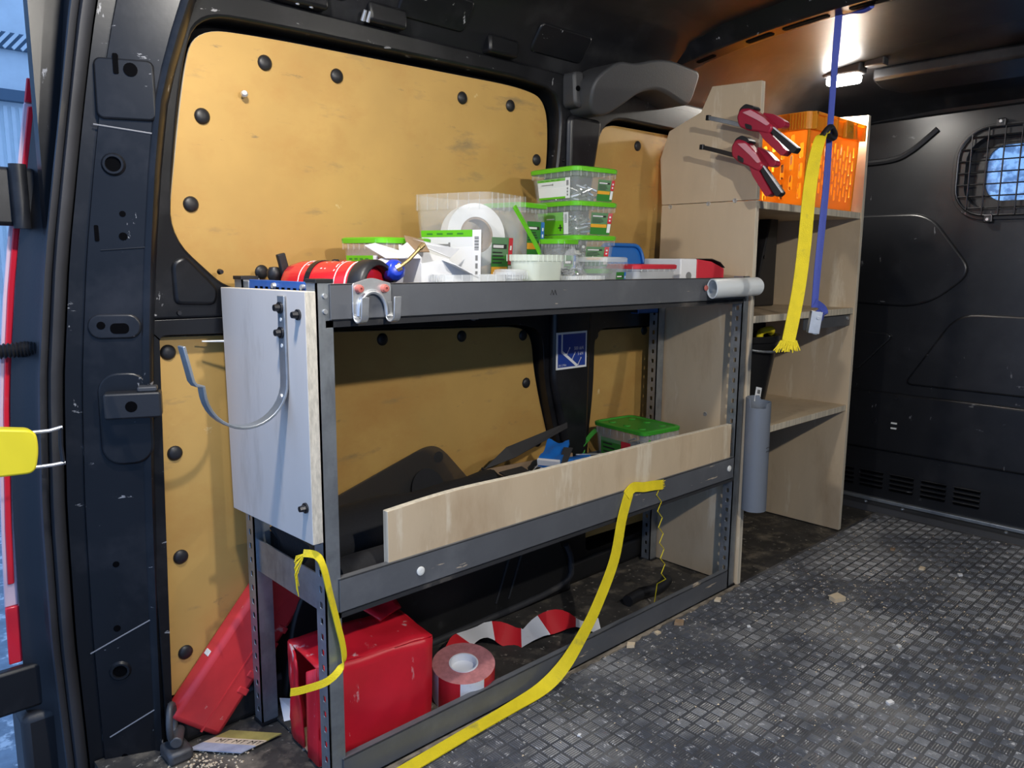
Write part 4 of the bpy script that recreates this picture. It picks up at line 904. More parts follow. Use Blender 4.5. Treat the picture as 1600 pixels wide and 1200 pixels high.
for k, (x, y, z, a, tl) in enumerate(((1.215, 1.15, Z2+.105, .5, -.35), (1.27, 1.13, Z2+.085, -.3, .1), (1.16, 1.12, Z2+.060, .2, .3), (1.235, 1.10, Z2+.052, .8, .1))):
    b = MB(); b.M = Matrix.Translation((x, y, z)) @ Matrix.Rotation(a, 4, 'Z') @ Matrix.Rotation(tl, 4, 'Y'); nn_ = 6
    vs = [(-.045+.09*i/nn_, -.025+.05*j/nn_, .006*math.sin(i*1.3+k)*math.cos(j*1.1)+.006) for i in range(nn_+1) for j in range(nn_+1)]
    vs2 = [(p[0], p[1], p[2]-.012) for p in vs]; q = nn_+1
    b.add(vs, [(i*q+j, (i+1)*q+j, (i+1)*q+j+1, i*q+j+1) for i in range(nn_) for j in range(nn_)]); b.add(vs2, [(i*q+j, (i+1)*q+j, (i+1)*q+j+1, i*q+j+1) for i in range(nn_) for j in range(nn_)])
    for ed in ([i*q for i in range(q)], [i*q+nn_ for i in range(q)], list(range(q)), [nn_*q+j for j in range(q)]):
        o = len(b.v); m_ = b.M; b.M = None
        b.add([m_ @ Vector(vs[i]) for i in ed]+[m_ @ Vector(vs2[i]) for i in ed], [(i, i+1, q+i+1, q+i) for i in range(q-1)]); b.M = m_
    pk = b.build('packet', 'blue_plastic', t, 40)
    if k == 0:
        b = MB(); b.M = Matrix.Translation((x, y, z)) @ Matrix.Rotation(a, 4, 'Z') @ Matrix.Rotation(tl, 4, 'Y'); b.box(-.046, -.038, -.025, .025, .0, .013); b.build('white_band', 'white_paper', pk)
b = MB()
for i in range(60):
    p = Vector((1.20+rnd.uniform(-.05, .06), 1.11+rnd.uniform(-.03, .05), Z2+.072+rnd.uniform(-.01, .014))); a = rnd.random()*PI; q = Vector((math.cos(a), math.sin(a), rnd.uniform(-.6, .6)))*.012; b.cyl(p-q, p+q, .0012, n=5)
tag(b.build('loose_screws', 'screws', t), kind='stuff')
# tub with green lid and handle
mt = tub('handled_tub', 'clear tub of screws with dark green lid and handle on the middle tier', (1.505, 1.148, Z2), math.radians(-6), .135, .165, .130, lid='green_lid', tp=.90, rim=.020, content=('screws', .6)) if False else None
mat('green_lid', (.04, .30, .025), .4)
mt = tub('handled_tub', 'clear tub of screws with dark green lid and handle on the middle tier', (1.512, 1.150, Z2), math.radians(-6), .128, .165, .130, lid='green_lid', tp=.90, rim=.022, content=('screws', .6))
b = MB()
for (x, y) in ((-.03, .05), (-.03, 0), (-.03, -.05), (.03, .05), (.03, 0), (.03, -.05), (0, .025), (0, -.025)): pass
fn = face_map(.128, .165, .130, .90, 'x'); decal(b, fn, -.38, .26, .10, .76, 2); decal(b, fn, .06, .26, .10, .76, 4, .0004); decal(b, fn, -.36, .04, .10, .22, 3, .0004)
for k in range(4): decal(b, fn, -.33, -.33+.2+.05*(k % 2), .64-.08*k, .67-.08*k, 6, .0006)
for k in range(2): decal(b, fn, .11, .21, .52-.12*k, .60-.12*k, 0, .0006)
b.build('sticker', LM, mt, local=True)
for (x, y) in ((-.035, .05), (-.035, 0), (-.035, -.05), (.035, .05), (.035, 0), (.035, -.05)):
    b = MB(); b.cyl((x, y, .1318), (x, y, .1345), .010, .008, 12); b.build('lid_boss', 'green_lid', [c for c in mt.children if c.name.startswith('lid')][0], 40, local=True)
b = MB(); b.ribbon(bez([(-.052, .088, .110), (-.080, .092, .085), (-.098, .085, .045), (-.098, .0, .022), (-.098, -.06, .030), (-.082, -.088, .07), (-.045, -.088, .112)], 5), .012, .003, (.5, 0, .8)); b.build('handle', 'green_lid', mt, 50, .001, local=True)

# ================================================================== bottom tier and floor
# red carton, ends torn open
t = thing('red_box', 'crumpled glossy red cardboard box under the rack, one end open', 'box', (.67, 1.09, 0))
B0 = Matrix.Translation((.672, 1.092, .004)) @ Matrix.Rotation(-.10, 4, 'Z')
def crumple(P4, nx, ny, amp, th, name, m, par, seed):
    """thin board between four corners with dents"""
    r = random.Random(seed); P = [B0 @ Vector(p) for p in P4]; nn = (P[1]-P[0]).cross(P[3]-P[0]).normalized(); b = MB(); vs = []
    for i in range(nx+1):
        for j in range(ny+1):
            u, v = i/nx, j/ny; p = (P[0]*(1-u)+P[1]*u)*(1-v)+(P[3]*(1-u)+P[2]*u)*v
            e = (math.sin(u*PI)*math.sin(v*PI))**.5 if 0 < i < nx and 0 < j < ny else .25
            vs.append(p+nn*amp*e*(math.sin(u*5+seed)*math.cos(v*4+seed*2)+r.uniform(-.5, .5)))
    q = ny+1; fs = [(i*q+j, (i+1)*q+j, (i+1)*q+j+1, i*q+j+1) for i in range(nx) for j in range(ny)]
    b.add(vs, fs); o = b.build(name, m, par, 50); md = o.modifiers.new('thick', 'SOLIDIFY'); md.thickness = th; md.offset = 0; return o
hx, hy, hz = .105, .058, .172
crumple([(-hx, -hy, 0), (hx, -hy, 0), (hx+.006, -hy, hz*.93), (-hx, -hy, hz)], 12, 9, .008, .003, 'front_side', 'red_card', t, 1)
crumple([(-hx, hy, 0), (hx, hy, 0), (hx, hy, hz), (-hx, hy, hz)], 8, 6, .004, .003, 'back_side', 'red_card', t, 2)
crumple([(-hx, -hy, hz), (hx+.006, -hy, hz*.93), (hx, hy, hz*1.0), (-hx, hy, hz)], 12, 7, .007, .003, 'top_side', 'red_card', t, 3)
crumple([(hx, -hy, 0), (hx, hy, 0), (hx, hy, hz), (hx+.006, -hy, hz*.93)], 6, 6, .006, .003, 'end_side', 'red_card', t, 4)
crumple([(-hx, -hy, 0), (hx, -hy, 0), (hx, hy, 0), (-hx, hy, 0)], 4, 4, .001, .003, 'bottom_side', 'card_brown', t, 5)
crumple([(-hx, hy, 0), (-hx-.002, .004, 0), (-hx-.012, -.010, hz*.98), (-hx, hy, hz)], 6, 8, .008, .003, 'end_flap', 'red_card', t, 6)
crumple([(-hx, -hy, hz), (-hx-.012, -hy+.012, hz*.96), (-hx-.004, -.022, 0), (-hx, -hy, 0)], 6, 6, .004, .003, 'end_flap', 'red_card', t, 7)
crumple([(hx-.05, hy-.03, hz+.002), (hx+.004, hy-.01, hz+.004), (hx+.000, hy+.03, hz+.026), (hx-.08, hy+.03, hz+.022)], 6, 4, .006, .003, 'top_flap', 'red_card', t, 8)
# barrier tape roll and loose end
t = thing('barrier_tape_roll', 'roll of red and white barrier tape beside the red box', 'tape roll', (.872, 1.05, .004))
ax = Vector((-.10, -.14, 1)).normalized(); o0 = Vector((.868, 1.048, .010)); n = 40
def ann(r0, r1, h0, h1, mats_, name, mi=None):
    u, v, d = basis(ax); b = MB(); vs = []
    for r, h in ((r0, h0), (r1, h0), (r1, h1), (r0, h1)): vs += [o0+d*h+(u*math.cos(2*PI*i/n)+v*math.sin(2*PI*i/n))*r for i in range(n)]
    fs = []; mm = []
    for k in range(4):
        for i in range(n):
            fs.append((k*n+i, k*n+(i+1) % n, ((k+1) % 4)*n+(i+1) % n, ((k+1) % 4)*n+i)); mm.append((1 if (i//5) % 2 else 0) if k == 1 and mi else (2 if mi else 0))
    b.add(vs, fs, mm); return b.build(name, mats_, t, 40)
ann(.0265, .059, 0, .068, ['tape_red', 'tape_white', 'tape_side'], 'wound_tape', True); ann(.0245, .0275, -.001, .069, ['white_card'], 'core')
b = MB(); u, v, d = basis(ax); b.cyl(o0+d*.050, o0+d*.054, .0244, n=24); b.build('core_floor', 'white_paper', t)
lt = thing('loose_barrier_tape', 'crumpled loose length of red and white barrier tape on the floor', 'tape', (1.08, 1.11, .004))
pts = bez([(.905, 1.14, .012), (.950, 1.165, .030), (1.000, 1.175, .034), (1.050, 1.165, .030), (1.085, 1.135, .012), (1.105, 1.115, .020), (1.15, 1.110, .030), (1.20, 1.095, .032), (1.235, 1.06, .018), (1.265, 1.045, .010)], 4)
wd = []; wv = []
for i in range(len(pts)): a = .6*math.sin(i*.55)+.4; wd.append(Vector((.35, math.cos(a), math.sin(a)*.55+.15))); wv.append(.052 if 10 < i < 30 else .045)
b = MB(); b.ribbon(pts, wv, .0008, wd, [(1 if (i//6) % 2 else 0) for i in range(len(pts)-1)]); b.build('tape', ['tape_red', 'tape_white'], lt, 30)
# bit of black hose
t = thing('hose_piece', 'short curved piece of black rubber hose on the floor', 'hose', (1.49, 1.08, 0))
hp = bez([(1.405, 1.078, .018), (1.46, 1.082, .018), (1.52, 1.072, .018), (1.575, 1.086, .020)], 6)
b = MB(); b.tube(hp, .014, 14); b.build('hose', 'black_plastic', t, 50); b = MB(); b.tube(hp[6:9], .0146, 14); b.build('clip_band', 'steel_dark', t, 50)
# red level case leaning behind the rack upright
t = thing('leaning_case', 'long red plastic case leaning against the lining behind the rack', 'case', (.47, 1.27, 0))
ang = math.radians(49); R = Matrix.Rotation(-ang, 3, 'Y'); A = Vector((.478, 1.272, .012)); dx = R @ Vector((1, 0, 0)); dzv = R @ Vector((0, 0, 1))
cpos = A+dx*.20+dzv*.035
b = MB(); b.obox(cpos, (.43, .042, .105), R); b.build('shell', 'red_plastic', t, 40, .010)
b = MB(); b.obox(cpos-dzv*.012+Vector((0, -.0205, 0)), (.43, .003, .003), R); b.build('seam', 'red_plastic', t)
for k in range(5):
    b = MB(); b.obox(cpos-dzv*.040+dx*(-.13+.03*k)+Vector((0, -.0205, 0)), (.012, .005, .022), R); b.build('grip_rib', 'red_plastic', t, None, .002)
b = MB(); b.obox(cpos+dx*(-.10)+dzv*.0522, (.010, .016, .003), R); b.build('latch', 'plug_white', t, None, .001)
# strip with print on the floor
t = thing('abrasive_strip', 'printed strip with gold and blue bands lying on the floor by the upright', 'strip', (.49, 1.20, 0))
ex = Vector((.72, -.04, 0)); O_ = Vector((.425, 1.246, .001)); ey = Vector((.065, .005, 0))
Q = lambda s, r: Vector((.422, 1.238, .0015))+Vector((.062, -.070, 0))*s+Vector((.075, .004, 0))*r
for nm, r0, r1, m in (('fringe_band', 0, .35, 'denim_strip'), ('print_band', .35, .62, 'wood_chip'), ('gold_band', .62, 1.0, 'gold_paper')):
    b = MB(); P = [Q(0, r0), Q(1, r0), Q(1, r1), Q(0, r1)]; b.add(P+[p+Vector((0, 0, .002)) for p in P], [(3, 2, 1, 0), (4, 5, 6, 7), (0, 1, 5, 4), (1, 2, 6, 5), (2, 3, 7, 6), (3, 0, 4, 7)]); o = b.build(nm, m, t)
    if r0 == .35:
        b = MB()
        for k in range(3): b.text('MT', .018, Q(.18+.3*k, .40)+Vector((0, 0, .0024)), Vector((.062, -.070, 0)).normalized()*.9, Vector((.9, .1, 0)))
        b.build('print', 'ink', o)
# lashing ring by the door pillar
t = thing('lashing_ring', 'grey steel lashing shackle fixed to the floor beside the door pillar', 'shackle', (.41, 1.24, 0))
b = MB(); b.tube([(.402+.016*math.cos(a)*.6, 1.245+.016*math.cos(a), .058+.030*math.sin(a)) for a in [2*PI*i/20 for i in range(20)]], .0055, 8, closed=True); b.build('ring', 'shackle_steel', t, 60)
b = MB(); b.cyl((.400, 1.225, .030), (.418, 1.262, .030), .010, n=14); b.build('pin', 'shackle_steel', t, 50, .002)
b = MB(); b.box(.385, .425, 1.215, 1.265, -.004, .018); b.build('foot', 'shackle_steel', t, 40, .006)
t = thing('paper_scrap', 'crumpled pale paper scrap beside the rear foot of the rack', 'paper', (.59, 1.2, .004))
b = MB(); b.add([(.578, 1.20, .004), (.640, 1.178, .005), (.615, 1.225, .022), (.588, 1.235, .030), (.60, 1.205, .012)], [(0, 1, 4), (1, 2, 4), (2, 3, 4), (3, 0, 4)]); o = b.build('sheet', 'tape_white', t); md = o.modifiers.new('thick', 'SOLIDIFY'); md.thickness = .0008
# chips and debris on the mat
CH = [(1.823, .755, .040, 'wood_chip'), (2.187, .685, .02, 'wood_chip'), (2.277, .795, .018, 'card_brown'), (1.26, .955, .022, 'wood_chip'), (1.426, .945, .026, 'card_brown'), (1.35, .950, .016, 'wood_chip'), (1.532, .829, .010, 'white_paper'), (1.447, .486, .016, 'white_paper'), (2.217, .60, .016, 'white_paper'), (.94, .817, .008, 'white_paper'), (1.69, .56, .012, 'white_paper'), (1.60, .952, .02, 'wood_chip')]
for k, (x, y, s_, m) in enumerate(CH):
    r = random.Random(k); a = r.random()*6; P = [(x+s_*.6*math.cos(a+q), y+s_*.45*math.sin(a+q)) for q in (0, 1.4+r.random()*.5, 3.3, 4.6)]
    b = MB(); b.prism(P, lambda a, c, d: (a, c, d), .001, .001+s_*.28); o = b.build('wood_chip' if m != 'white_paper' else 'plastic_scrap', m, None)
    LB = {0: 'largest pale wood offcut lying alone in the middle of the floor mat', 1: 'pale wood splinter on the mat towards the bulkhead sill', 2: 'brown bark chip on the mat closest to the bulkhead sill', 4: 'brown chip on the mat along the bottom rail of the rack'}
    if k in LB: tag(o, LB[k], 'debris'); continue
    tag(o, {'wood_chip': 'small pale wood splinter on the mat along the bottom rail of the rack', 'white_paper': 'tiny white scrap lying on the dirty floor mat'}[m], 'debris', {'wood_chip': 'wood splinters along the bottom rail', 'white_paper': 'white scraps on the mat'}[m])
b = MB(); r = random.Random(11)
for i in range(900):
    if r.random() < .6: x = r.gauss(1.95, .32); y = r.gauss(.70, .18)
    else: x = r.uniform(.5, 2.55); y = r.uniform(.1, .965)
    if not (.45 < x < 2.58 and .0 < y < .967): continue
    s_ = r.uniform(.001, .0028); a = r.random()*6
    b.add([(x+s_*math.cos(a+q)*(1.6 if q == 0 else 1), y+s_*math.sin(a+q), .0016) for q in (0, 2.1, 4.2)]+[(x, y, .0016+s_*.8)], [(0, 1, 3), (1, 2, 3), (2, 0, 3)])
for i in range(260):
    x = r.gauss(.43, .03); y = r.gauss(1.185, .03); s_ = r.uniform(.001, .0035); a = r.random()*6
    if not (.36 < x < .54 and 1.08 < y < 1.27): continue
    b.add([(x+s_*math.cos(a+q), y+s_*math.sin(a+q), -.004) for q in (0, 2.1, 4.2)]+[(x, y, -.004+s_*.8)], [(0, 1, 3), (1, 2, 3), (2, 0, 3)])
tag(b.build('sawdust', 'wood_chip', floor), 'scattered pale sawdust crumbs', kind='stuff')

# ================================================================== straps
def strap(name, label, path, width, m, wd, th=.0018, n=6, widths=None):
    P = bez(path, n); t = thing(name, label, 'strap', P[-1]); b = MB()
    if isinstance(wd, list):
        W = bez(wd, n)
    else: W = wd
    b.ribbon(P, widths if widths else width, th, W); b.build('webbing', m, t, 40); return t, P
t, P = strap('yellow_strap', 'long yellow webbing strap tied to the middle beam and trailing onto the floor', [(1.262, YF-.006, .340), (1.236, YF-.010, .290), (1.208, YF-.014, .205), (1.150, YF-.018, .122), (1.100, YF-.022, .074), (1.045, YF-.025, .034), (.985, YF-.026, .012), (.90, YF-.026, .006), (.81, .951, .005), (.72, .946, .005), (.60, .940, .005)], .027, 'webbing_yellow',
      [(1, -.1, -.4), (1, -.1, -.4), (1, -.15, -.5), (.9, -.2, -.7), (.8, -.3, -.8), (.5, -.6, -.7), (.2, -.9, -.35), (0, -1, -.1), (0, -1, 0), (0, -1, 0), (0, -1, 0)])
b = MB(); b.ribbon(bez([(1.252, YF-.007, .336), (1.275, YF-.007, .349), (1.31, YF-.007, .343), (1.345, YF-.008, .340), (1.378, YF-.007, .335)], 5), .021, .003, (0.1, .2, 1)); b.build('knot_tail', 'webbing_yellow', t, 40)
b = MB()
for k in range(10): b.cyl((1.376, YF-.007, .327+.0018*k), (1.384+.002*(k % 3), YF-.008+.002*(k % 2), .326+.0021*k), .0007, n=4)
tag(b.build('frayed_end', 'webbing_yellow', t), kind='stuff')
b = MB(); zz = [(1.368, YF-.007, .328)]
for k in range(12): zz.append((1.366+.0058*k+(.010 if k % 2 else -.006), YF-.006+.002*k, .315-.0205*k))
zz.append((1.440, 1.02, .070)); zz.append((1.444, 1.03, .008))
t = thing('yellow_thread', 'thin zigzag yellow thread hanging from the strap knot', 'thread', (1.44, 1.0, .01)); b.tube(zz, .0011, 5); b.build('strand', 'webbing_yellow', t)
t, P = strap('short_strap', 'short narrow yellow strap looped through the rear upright of the rack', [(XL-.026, .995, .395), (XL-.010, .985, .390), (XL-.004, YF-.004, .372), (XL+.004, YF-.006, .33), (XL+.014, YF-.008, .28), (XL+.022, YF-.010, .235), (XL+.018, YF-.012, .213), (XL-.008, YF-.014, .198), (XL-.045, YF-.010, .197), (XL-.066, YF-.008, .200)], .011, 'webbing_yellow',
      [(0, .3, 1), (0, .4, 1), (1, .2, 0), (1, .3, 0), (1, .3, 0), (1, .4, .2), (.6, .4, .6), (.1, .3, 1), (0, .1, 1), (0, .1, 1)], widths=None)
b = MB()
for k in range(14): b.tube([(XL-.024, .994, .394), (XL-.036-.001*(k % 4), .998, .392-.0025*k), (XL-.036+.001*(k % 5), 1.0, .380-.004*k)], .0006, 4)
tag(b.build('frayed_end', 'webbing_yellow', t), kind='stuff')
# blue hanging strap with cam buckle
BX, BY = 1.733, .812
t, P = strap('blue_strap', 'narrow blue strap with cam buckle hanging from the roof bow', [(BX+.004, BY+.002, 1.363), (BX, BY, 1.34), (BX-.003, BY, 1.25), (BX-.004, BY, 1.12), (BX-.004, BY, 1.0), (BX-.012, BY, .88), (BX-.018, BY, .80), (BX-.020, BY, .722)], .015, 'webbing_blue', [(.2, -1, 0), (.4, -.9, 0), (.8, -.5, 0), (.9, -.4, 0), (.8, -.6, 0), (.6, -.8, 0), (.7, -.7, 0), (.8, -.6, 0)], th=.0025)
b = MB(); b.tube(bez([(BX+.004, BY+.006, 1.357), (BX+.01, BY-.02, 1.360), (BX+.012, BY-.05, 1.356), (BX, BY-.07, 1.358)], 4), [.008, .007, .006, .005]*3+[.004] if False else .006, 8); b.build('knot', 'webbing_blue', t, 50)
bk_ = MB(); bk_.M = Matrix.Translation((BX-.022, BY-.004, .692)) @ Matrix.Rotation(math.radians(-55), 4, 'Z') @ Matrix.Rotation(.1, 4, 'Y')
bk_.box(-.012, -.010, -.012, .012, -.028, .022); bk_.box(-.012, .012, -.014, -.012, -.028, .022); bk_.box(-.012, .012, .012, .014, -.028, .022); bk_.cyl((.004, -.016, .008), (.004, .016, .008), .0045, n=10); bk_.box(-.002, .008, -.011, .011, -.030, .002)
ck = bk_.build('cam_buckle', 'zinc', t, None, .0008)
b = MB(); b.ribbon(bez([(BX-.022, BY, .735), (BX+.002, BY-.008, .722), (BX+.008, BY-.012, .708), (BX-.006, BY-.010, .698), (BX-.018, BY-.004, .715)], 5), .015, .0025, (.3, -.3, .9)); b.build('loop', 'webbing_blue', t, 40)
# yellow hanging strap clipped to the blue one
t, P = strap('yellow_hanging_strap', 'wide yellow strap hanging from a black clip on the blue strap', [(1.716, BY-.006, 1.107), (1.685, BY-.006, 1.100), (1.655, BY-.008, 1.06), (1.632, BY-.010, .98), (1.620, BY-.012, .86), (1.604, BY-.013, .76), (1.572, BY-.014, .655)], .028, 'webbing_yellow', [(.3, -.3, 1), (.6, -.5, .6), (.8, -.55, .1), (.8, -.6, 0), (.75, -.65, 0), (.75, -.6, 0), (.8, -.6, 0)], th=.0022, widths=[min(.029, .015+.0009*i) for i in range(37)])
b = MB(); b.tube(bez([(1.678, BY-.008, 1.094), (1.695, BY-.012, 1.112), (1.716, BY-.010, 1.116), (1.738, BY-.008, 1.104), (1.722, BY-.012, 1.094), (1.70, BY-.012, 1.096)], 4), .0065, 8); b.build('clip', 'black_plastic', t, 50)
b = MB()
for k in range(26):
    s_ = (k/25-.5)*.036; b.tube([(1.573+s_*.75, BY-.014-s_*.6, .657), (1.572+s_*1.0+random.uniform(-.002, .002), BY-.014-s_*.8, .645), (1.569+s_*1.25+random.uniform(-.004, .004), BY-.014-s_, .634+random.uniform(-.004, .004))], .0014, 4)
tag(b.build('frayed_end', 'webbing_yellow', t), kind='stuff')

# ================================================================== on the tall shelf
# orange perforated crate
t = thing('orange_crate', 'orange perforated plastic crate on the top shelf of the plywood unit', 'crate', (2.145, 1.12, .970))
cx0, cx1, cy0, cy1, cz0, cz1 = 1.995, 2.305, .990, 1.245, .971, 1.212
tp = .94
def cratewall(axis, side):
    L0, L1 = (cx0, cx1) if axis == 'y' else (cy0, cy1); mid = (L0+L1)/2; hl = (L1-L0)/2; h = cz1-cz0
    def fn(a, c, d):
        k = tp+(1-tp)*(c/h)
        if axis == 'y': return (( (cx0+cx1)/2+a*k), (cy0+cy1)/2+side*((cy1-cy0)/2*k-.004-d), cz0+c)
        return ((cx0+cx1)/2+side*((cx1-cx0)/2*k-.004-d), mid+a*k, cz0+c)
    holes = []; r = random.Random(4)
    if axis == 'y':
        n = 14
        for i in range(n):
            a = -hl*.84+2*hl*.84*i/(n-1)
            z = .025+(.014 if i % 2 else 0)
            while z < h-.085: holes.append(rrect(a-.0052, a+.0052, z, z+.030, .004, 3)); z += .037
    else:
        n = 9
        for i in range(n):
            a = -hl*.84+2*hl*.84*i/(n-1); z = .022+(.022 if i % 2 else 0)
            while z < h-.075: holes.append(rrect(a-.0060, a+.0060, z, z+.040, .005, 3)); z += .052
    return plate('wall', [(-hl, 0), (hl, 0), (hl, h), (-hl, h)], holes, fn, -.0018, .0018, 'orange', t, 0, 0)
for a in (('y', -1), ('y', 1), ('x', -1), ('x', 1)): cratewall(*a)
b = MB(); b.box(cx0+.012, cx1-.012, cy0+.012, cy1-.012, cz0, cz0+.004); b.build('base', 'orange', t)
zb = cz1-.045
def rimring(o, z): return [Vector((a, c, z)) for a, c in rrect(cx0-o, cx1+o, cy0-o, cy1+o, .016, 4)]
b = MB(); b.loft([rimring(-.006, zb), rimring(.006, zb+.001), rimring(.006, cz1), rimring(-.003, cz1), rimring(-.006, zb)], caps=False); rm = b.build('rim', 'orange', t, 30)
for k in range(7): b = MB(); b.box(cx0-.011, cx0-.005, cy0+.010+.008*k, cy0+.013+.008*k, zb+.002, cz1-.002); b.build('rim_rib', 'orange', rm)
for k in range(6):
    x = cx0+.006+(cx1-cx0-.012)*k/5; b = MB(); b.box(x-.004, x+.004, cy0-.016, cy0-.004, zb, cz1-.001); b.build('rim_rib', 'orange', rm, None, .001)
b = MB(); b.box(cx0, cx1, cy0-.016, cy0-.004, cz1-.008, cz1-.001); b.build('rim_lip', 'orange', rm, None, .001)
b = MB(); b.box((cx0+cx1)/2+.02, (cx0+cx1)/2+.065, cy0-.019, cy0-.006, zb-.004, cz1-.001); pl_ = b.build('latch_plate', 'orange', t, None, .003)
b = MB(); b.lathe([(.010, 0), (.010, .002), (.006, .003), (.006, .001)], ((cx0+cx1)/2+.042, cy0-.019, zb+.02), (0, -1, 0), 16); b.build('emblem', 'orange', pl_, 40)
# black pail on the lowest shelf
t = thing('black_pail', 'black plastic pail with wire handle on the lowest shelf of the plywood unit', 'pail', (1.905, 1.125, .397))
b = MB(); o0 = Vector((1.905, 1.128, .398)); b.lathe([(.085, 0), (.118, .215), (.124, .216), (.124, .232), (.115, .232), (.082, .004), (.001, .004)], o0, (0, 0, 1), 32); b.build('body', 'bucket_black', t, 40)
b = MB(); b.tube([o0+Vector((.123*math.cos(a), -.128*math.sin(a), .222-.030*math.sin(a))) for a in [PI*i/16 for i in range(17)]], .0035, 8); b.build('handle', 'galv', t, 60)
cl = thing('yellow_rag', 'yellow and black gloves poking out of the black pail', 'gloves', (1.90, 1.12, .60)); rnd = random.Random(9)
for k in range(5):
    x, y = 1.905+rnd.uniform(-.07, .07), 1.11+rnd.uniform(-.05, .05); b = MB(); b.tube(bez([(x-.02, y, .60), (x, y+.01, .632), (x+.02, y-.01, .640), (x+.035, y, .628)], 4), [.010]*12+[.007], 8); b.build('finger', 'yellow_plastic' if k % 2 else 'fabric_black', cl, 60)
# black board behind the middle shelf
t = thing('black_folder', 'flat black case standing upright at the back of the middle shelf', 'case', (2.15, 1.23, .692))
b = MB(); b.prism([(2.04, .693), (2.165, .693), (2.165, .955), (2.12, .955)], lambda a, c, d: (a+.06, d, c), 1.185, 1.225); b.build('shell', 'black_plastic', t, None, .004)
b = MB(); b.cyl((2.15, 1.184, .84), (2.15, 1.181, .84), .006, n=12); b.build('stud', 'steel_dark', t)

# two quick clamps gripping the front edge of the plywood panel
def clamp(label, oy, oz, rot, barm):
    t = thing('quick_clamp', label, 'clamp', (1.700, .975+oy, 1.13+oz), 0, None)
    M_ = Matrix.Translation((1.660, .985+oy, 1.135+oz)) @ Matrix.Rotation(rot, 4, 'X'); MBR = Matrix.Translation((1.660, .985+oy, 1.135+oz)) @ Matrix.Rotation(math.radians(3), 4, 'X')
    fx = lambda a, c, d: M_ @ Vector((d, -a, c))          # a grows toward the aisle, c up, d along the van
    def part(P, d0, d1, nm, m, par=t, bev=.002, r=.004):
        b = MB(); b.prism(smoothpoly(P, r) if r else P, fx, d0, d1); return b.build(nm, m, par, 40, bev)
    body = part([(-.004, -.004), (-.012, .018), (-.004, .036), (.022, .034), (.052, .016), (.082, -.010), (.074, -.026), (.044, -.018), (.018, -.014)], -.016, .016, 'body', 'clamp_red', t, .004, .008)
    part([(-.010, .016), (-.008, .036), (.006, .046), (.026, .040), (.030, .032), (.010, .030)], -.012, .020, 'jaw_pad', 'black_plastic', t, .003, .006)
    part([(.004, .026), (.024, .030), (.056, .012), (.074, -.004), (.068, -.008), (.044, .006)], -.0185, -.012, 'grip_inlay', 'clamp_pink', body, .001, .003)
    part([(.012, .002), (.030, -.004), (.032, -.014), (.016, -.010)], -.018, -.012, 'release_button', 'black_plastic', body, .001, .004)
    part([(.044, -.014), (.072, -.022), (.120, -.066), (.108, -.076), (.060, -.036)], -.013, .013, 'handle', 'clamp_red', t, .003, .006)
    part([(.062, -.008), (.080, -.014), (.142, -.060), (.132, -.072), (.090, -.036)], -.010, .012, 'trigger', 'black_plastic', t, .003, .006)
    part([(.066, -.005), (.081, -.011), (.143, -.058), (.142, -.060), (.080, -.0130), (.066, -.0075)], -.0108, -.004, 'trigger_edge', 'white_card', t, 0, 0)
    part([(.034, .028), (.062, .022), (.092, .004), (.094, -.006), (.080, -.012), (.052, .004)], .018, .040, 'back_jaw', 'clamp_red', t, .004, .006)
    b = MB(); q = [M_ @ Vector(p) for p in ((.0, -.07, -.014), (.0, .006, .002), (-.006, .092, .022), (-.006, .098, .020))]
    b.ribbon([MBR @ Vector((-.004, -.02, -.006)), MBR @ Vector((-.006, .04, .010)), MBR @ Vector((-.008, .090, .022))], .010, .005, (MBR.to_3x3() @ Vector((0, -.2, 1)))); br = b.build('bar', barm, t, None, .001)
    b = MB(); b.obox(MBR @ Vector((-.008, .092, .0225)), (.008, .010, .012), MBR.to_3x3()); b.build('bar_stop', 'steel_dark', br, None, .001)
    return t
clamp('red and black quick clamp on the plywood panel edge, the upper with a bright bar', 0, 0, math.radians(2), 'galv')
clamp('red and black quick clamp on the plywood panel edge, the lower with a black bar', .014, -.066, math.radians(14), 'steel_dark')

# ================================================================== outside the open rear door
b = MB(); b.box(-8, 9, -9, 14, -.62, -.58); struct(b.build('ground', 'asphalt'))
OUTX = [(-.10, .219), (-.02, .221), (.162, .227), (.206, .228), (.421, .233), (.626, .246), (.823, .272), (.954, .295), (1.065, .314), (1.205, .325), (1.26, .33), (1.33, .36)]
b = MB(); rings = []
for z in ZS:
    a = pillar_pt(0.02, -.008, z); x = interp(OUTX, z); e = a+(Vector((x, 1.40, z))-a)*.5+Vector((.012, .004, 0))
    rings.append([a, e, Vector((x, 1.40, z)), Vector((x+.06, 1.43, z)), a+Vector((.06, .03, 0))])
b.loft(rings); body = struct(b.build('trim_5', 'black_plastic', None, 40))
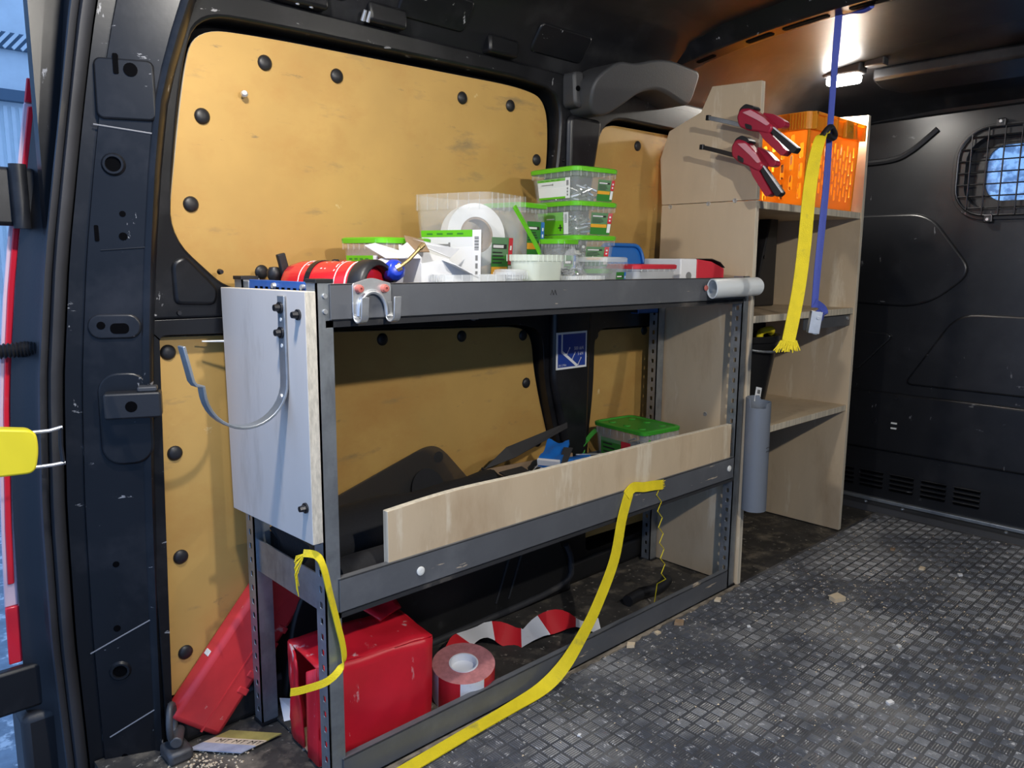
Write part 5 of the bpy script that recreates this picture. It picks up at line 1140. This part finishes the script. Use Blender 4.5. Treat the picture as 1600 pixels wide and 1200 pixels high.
# tail lamp
t = thing('tail_lamp', 'tall narrow red and clear tail lamp on the van corner beside the open door', 'tail lamp', (.23, 1.42, .1))
def lampseg(z0, z1, nm, m, y0, y1, xa, xb):
    b = MB(); rings = []
    for i in range(9):
        z = z0+(z1-z0)*i/8; x = interp([(.10, .207), (.166, .209), (.26, .211), (.42, .218), (.625, .233), (.823, .257), (.955, .284), (1.09, .306)], z)
        rings.append([Vector((x+xa, y0, z)), Vector((x+xb, y0, z)), Vector((x+xb+.006, y1, z)), Vector((x+xa+.006, y1, z))])
    b.loft(rings); return b.build(nm, m, t, 50, .002)
lampseg(.262, 1.055, 'clear_lens', 'tail_clear', 1.412, 1.44, 0, .020); lampseg(.30, 1.05, 'red_lens', 'tail_red', 1.408, 1.43, .005, .0145); lampseg(.165, .262, 'red_foot', 'tail_red', 1.408, 1.44, 0, .020); lampseg(1.056, 1.092, 'red_cap', 'tail_red', 1.408, 1.44, 0, .020)
# hinges, conduit, door check with yellow handle, bumper corner
for k, (z0, z1) in enumerate(((.868, .955), (.090, .165))):
    b = MB(); b.box(.06, .305, 1.385, 1.405, z0, z1); hn = b.build('hinge_arm', 'paint_clean', body, 40, .006)
    b = MB(); b.cyl((.278, 1.380, z0-.004), (.278, 1.380, z1+.004), .012, n=16); b.build('hinge_pin', 'paint_clean', hn, 50)
t = thing('cable_conduit', 'black corrugated cable conduit running to the open rear door', 'conduit', (.25, 1.40, .68))
b = MB(); pth = bez([(.12, 1.42, .668), (.20, 1.40, .676), (.26, 1.385, .680), (.30, 1.36, .684)], 20); b.tube(pth, [.0125 if i % 2 else .0095 for i in range(len(pth))], 12); b.build('sleeve', 'black_plastic', t, 30)
t = thing('door_check', 'yellow plastic door check handle with metal wire loop at the door pillar', 'door check', (.24, 1.25, .55))
b = MB(); b.prism(smoothpoly([(.15, .522), (.238, .518), (.245, .55), (.243, .580), (.15, .596)], [.005, .012, .02, .012, .005]), lambda a, c, d: (a, d, c), 1.235, 1.262); b.build('handle', 'yellow_plastic', t, 40, .006)
for z0, z1 in ((.575, .576), (.524, .523)):
    b = MB(); b.tube([(.225, 1.25, z0), (.262, 1.25, z0-.001), (.279, 1.25, z1+.001)], .0028, 8); b.build('wire', 'zinc', t, 50)
b = MB(); b.tube([(.277, 1.25, .577), (.276, 1.252, .55), (.277, 1.25, .521)], .003, 8); b.build('wire_end', 'steel_dark', t, 50)
t = thing('bumper_step', 'dark plastic bumper corner below the rear doorway', 'bumper', (.2, 1.35, -.35))
b = MB(); b.box(.213, .30, 1.375, 1.46, -.30, .083); b.build('corner', 'black_plastic', t, 40, .012)
b = MB(); b.box(.10, .29, -.45, 1.30, -.32, -.05); b.build('step', 'black_plastic', t, 40, .012)
# building across the yard
t = thing('yard_building', 'pale blue grey clad building across the yard outside', 'building', (1, 6.2, -.58))
b = MB(); b.box(-3, 7, 6.12, 6.4, -.58, 4.5); b.build('wall', 'facade', t)
for k in range(36): b = MB(); x = .55+k*.045; b.box(x, x+.022, 6.105, 6.125, -.5, 1.80); b.build('cladding_rib', 'facade', t)
b = MB(); b.box(-3, 7, 6.05, 6.14, 1.83, 1.90); b.build('gutter', 'facade_dark', t)
b = MB(); b.box(-3, 7, 6.08, 6.14, 2.16, 2.26); b.build('vent_band', 'facade_dark', t)
for k in range(30): b = MB(); x = .8+k*.05; b.obox((x, 6.075, 2.21), (.02, .02, .13), Matrix.Rotation(.7, 3, 'Y')); b.build('vent_fin', 'facade', t)
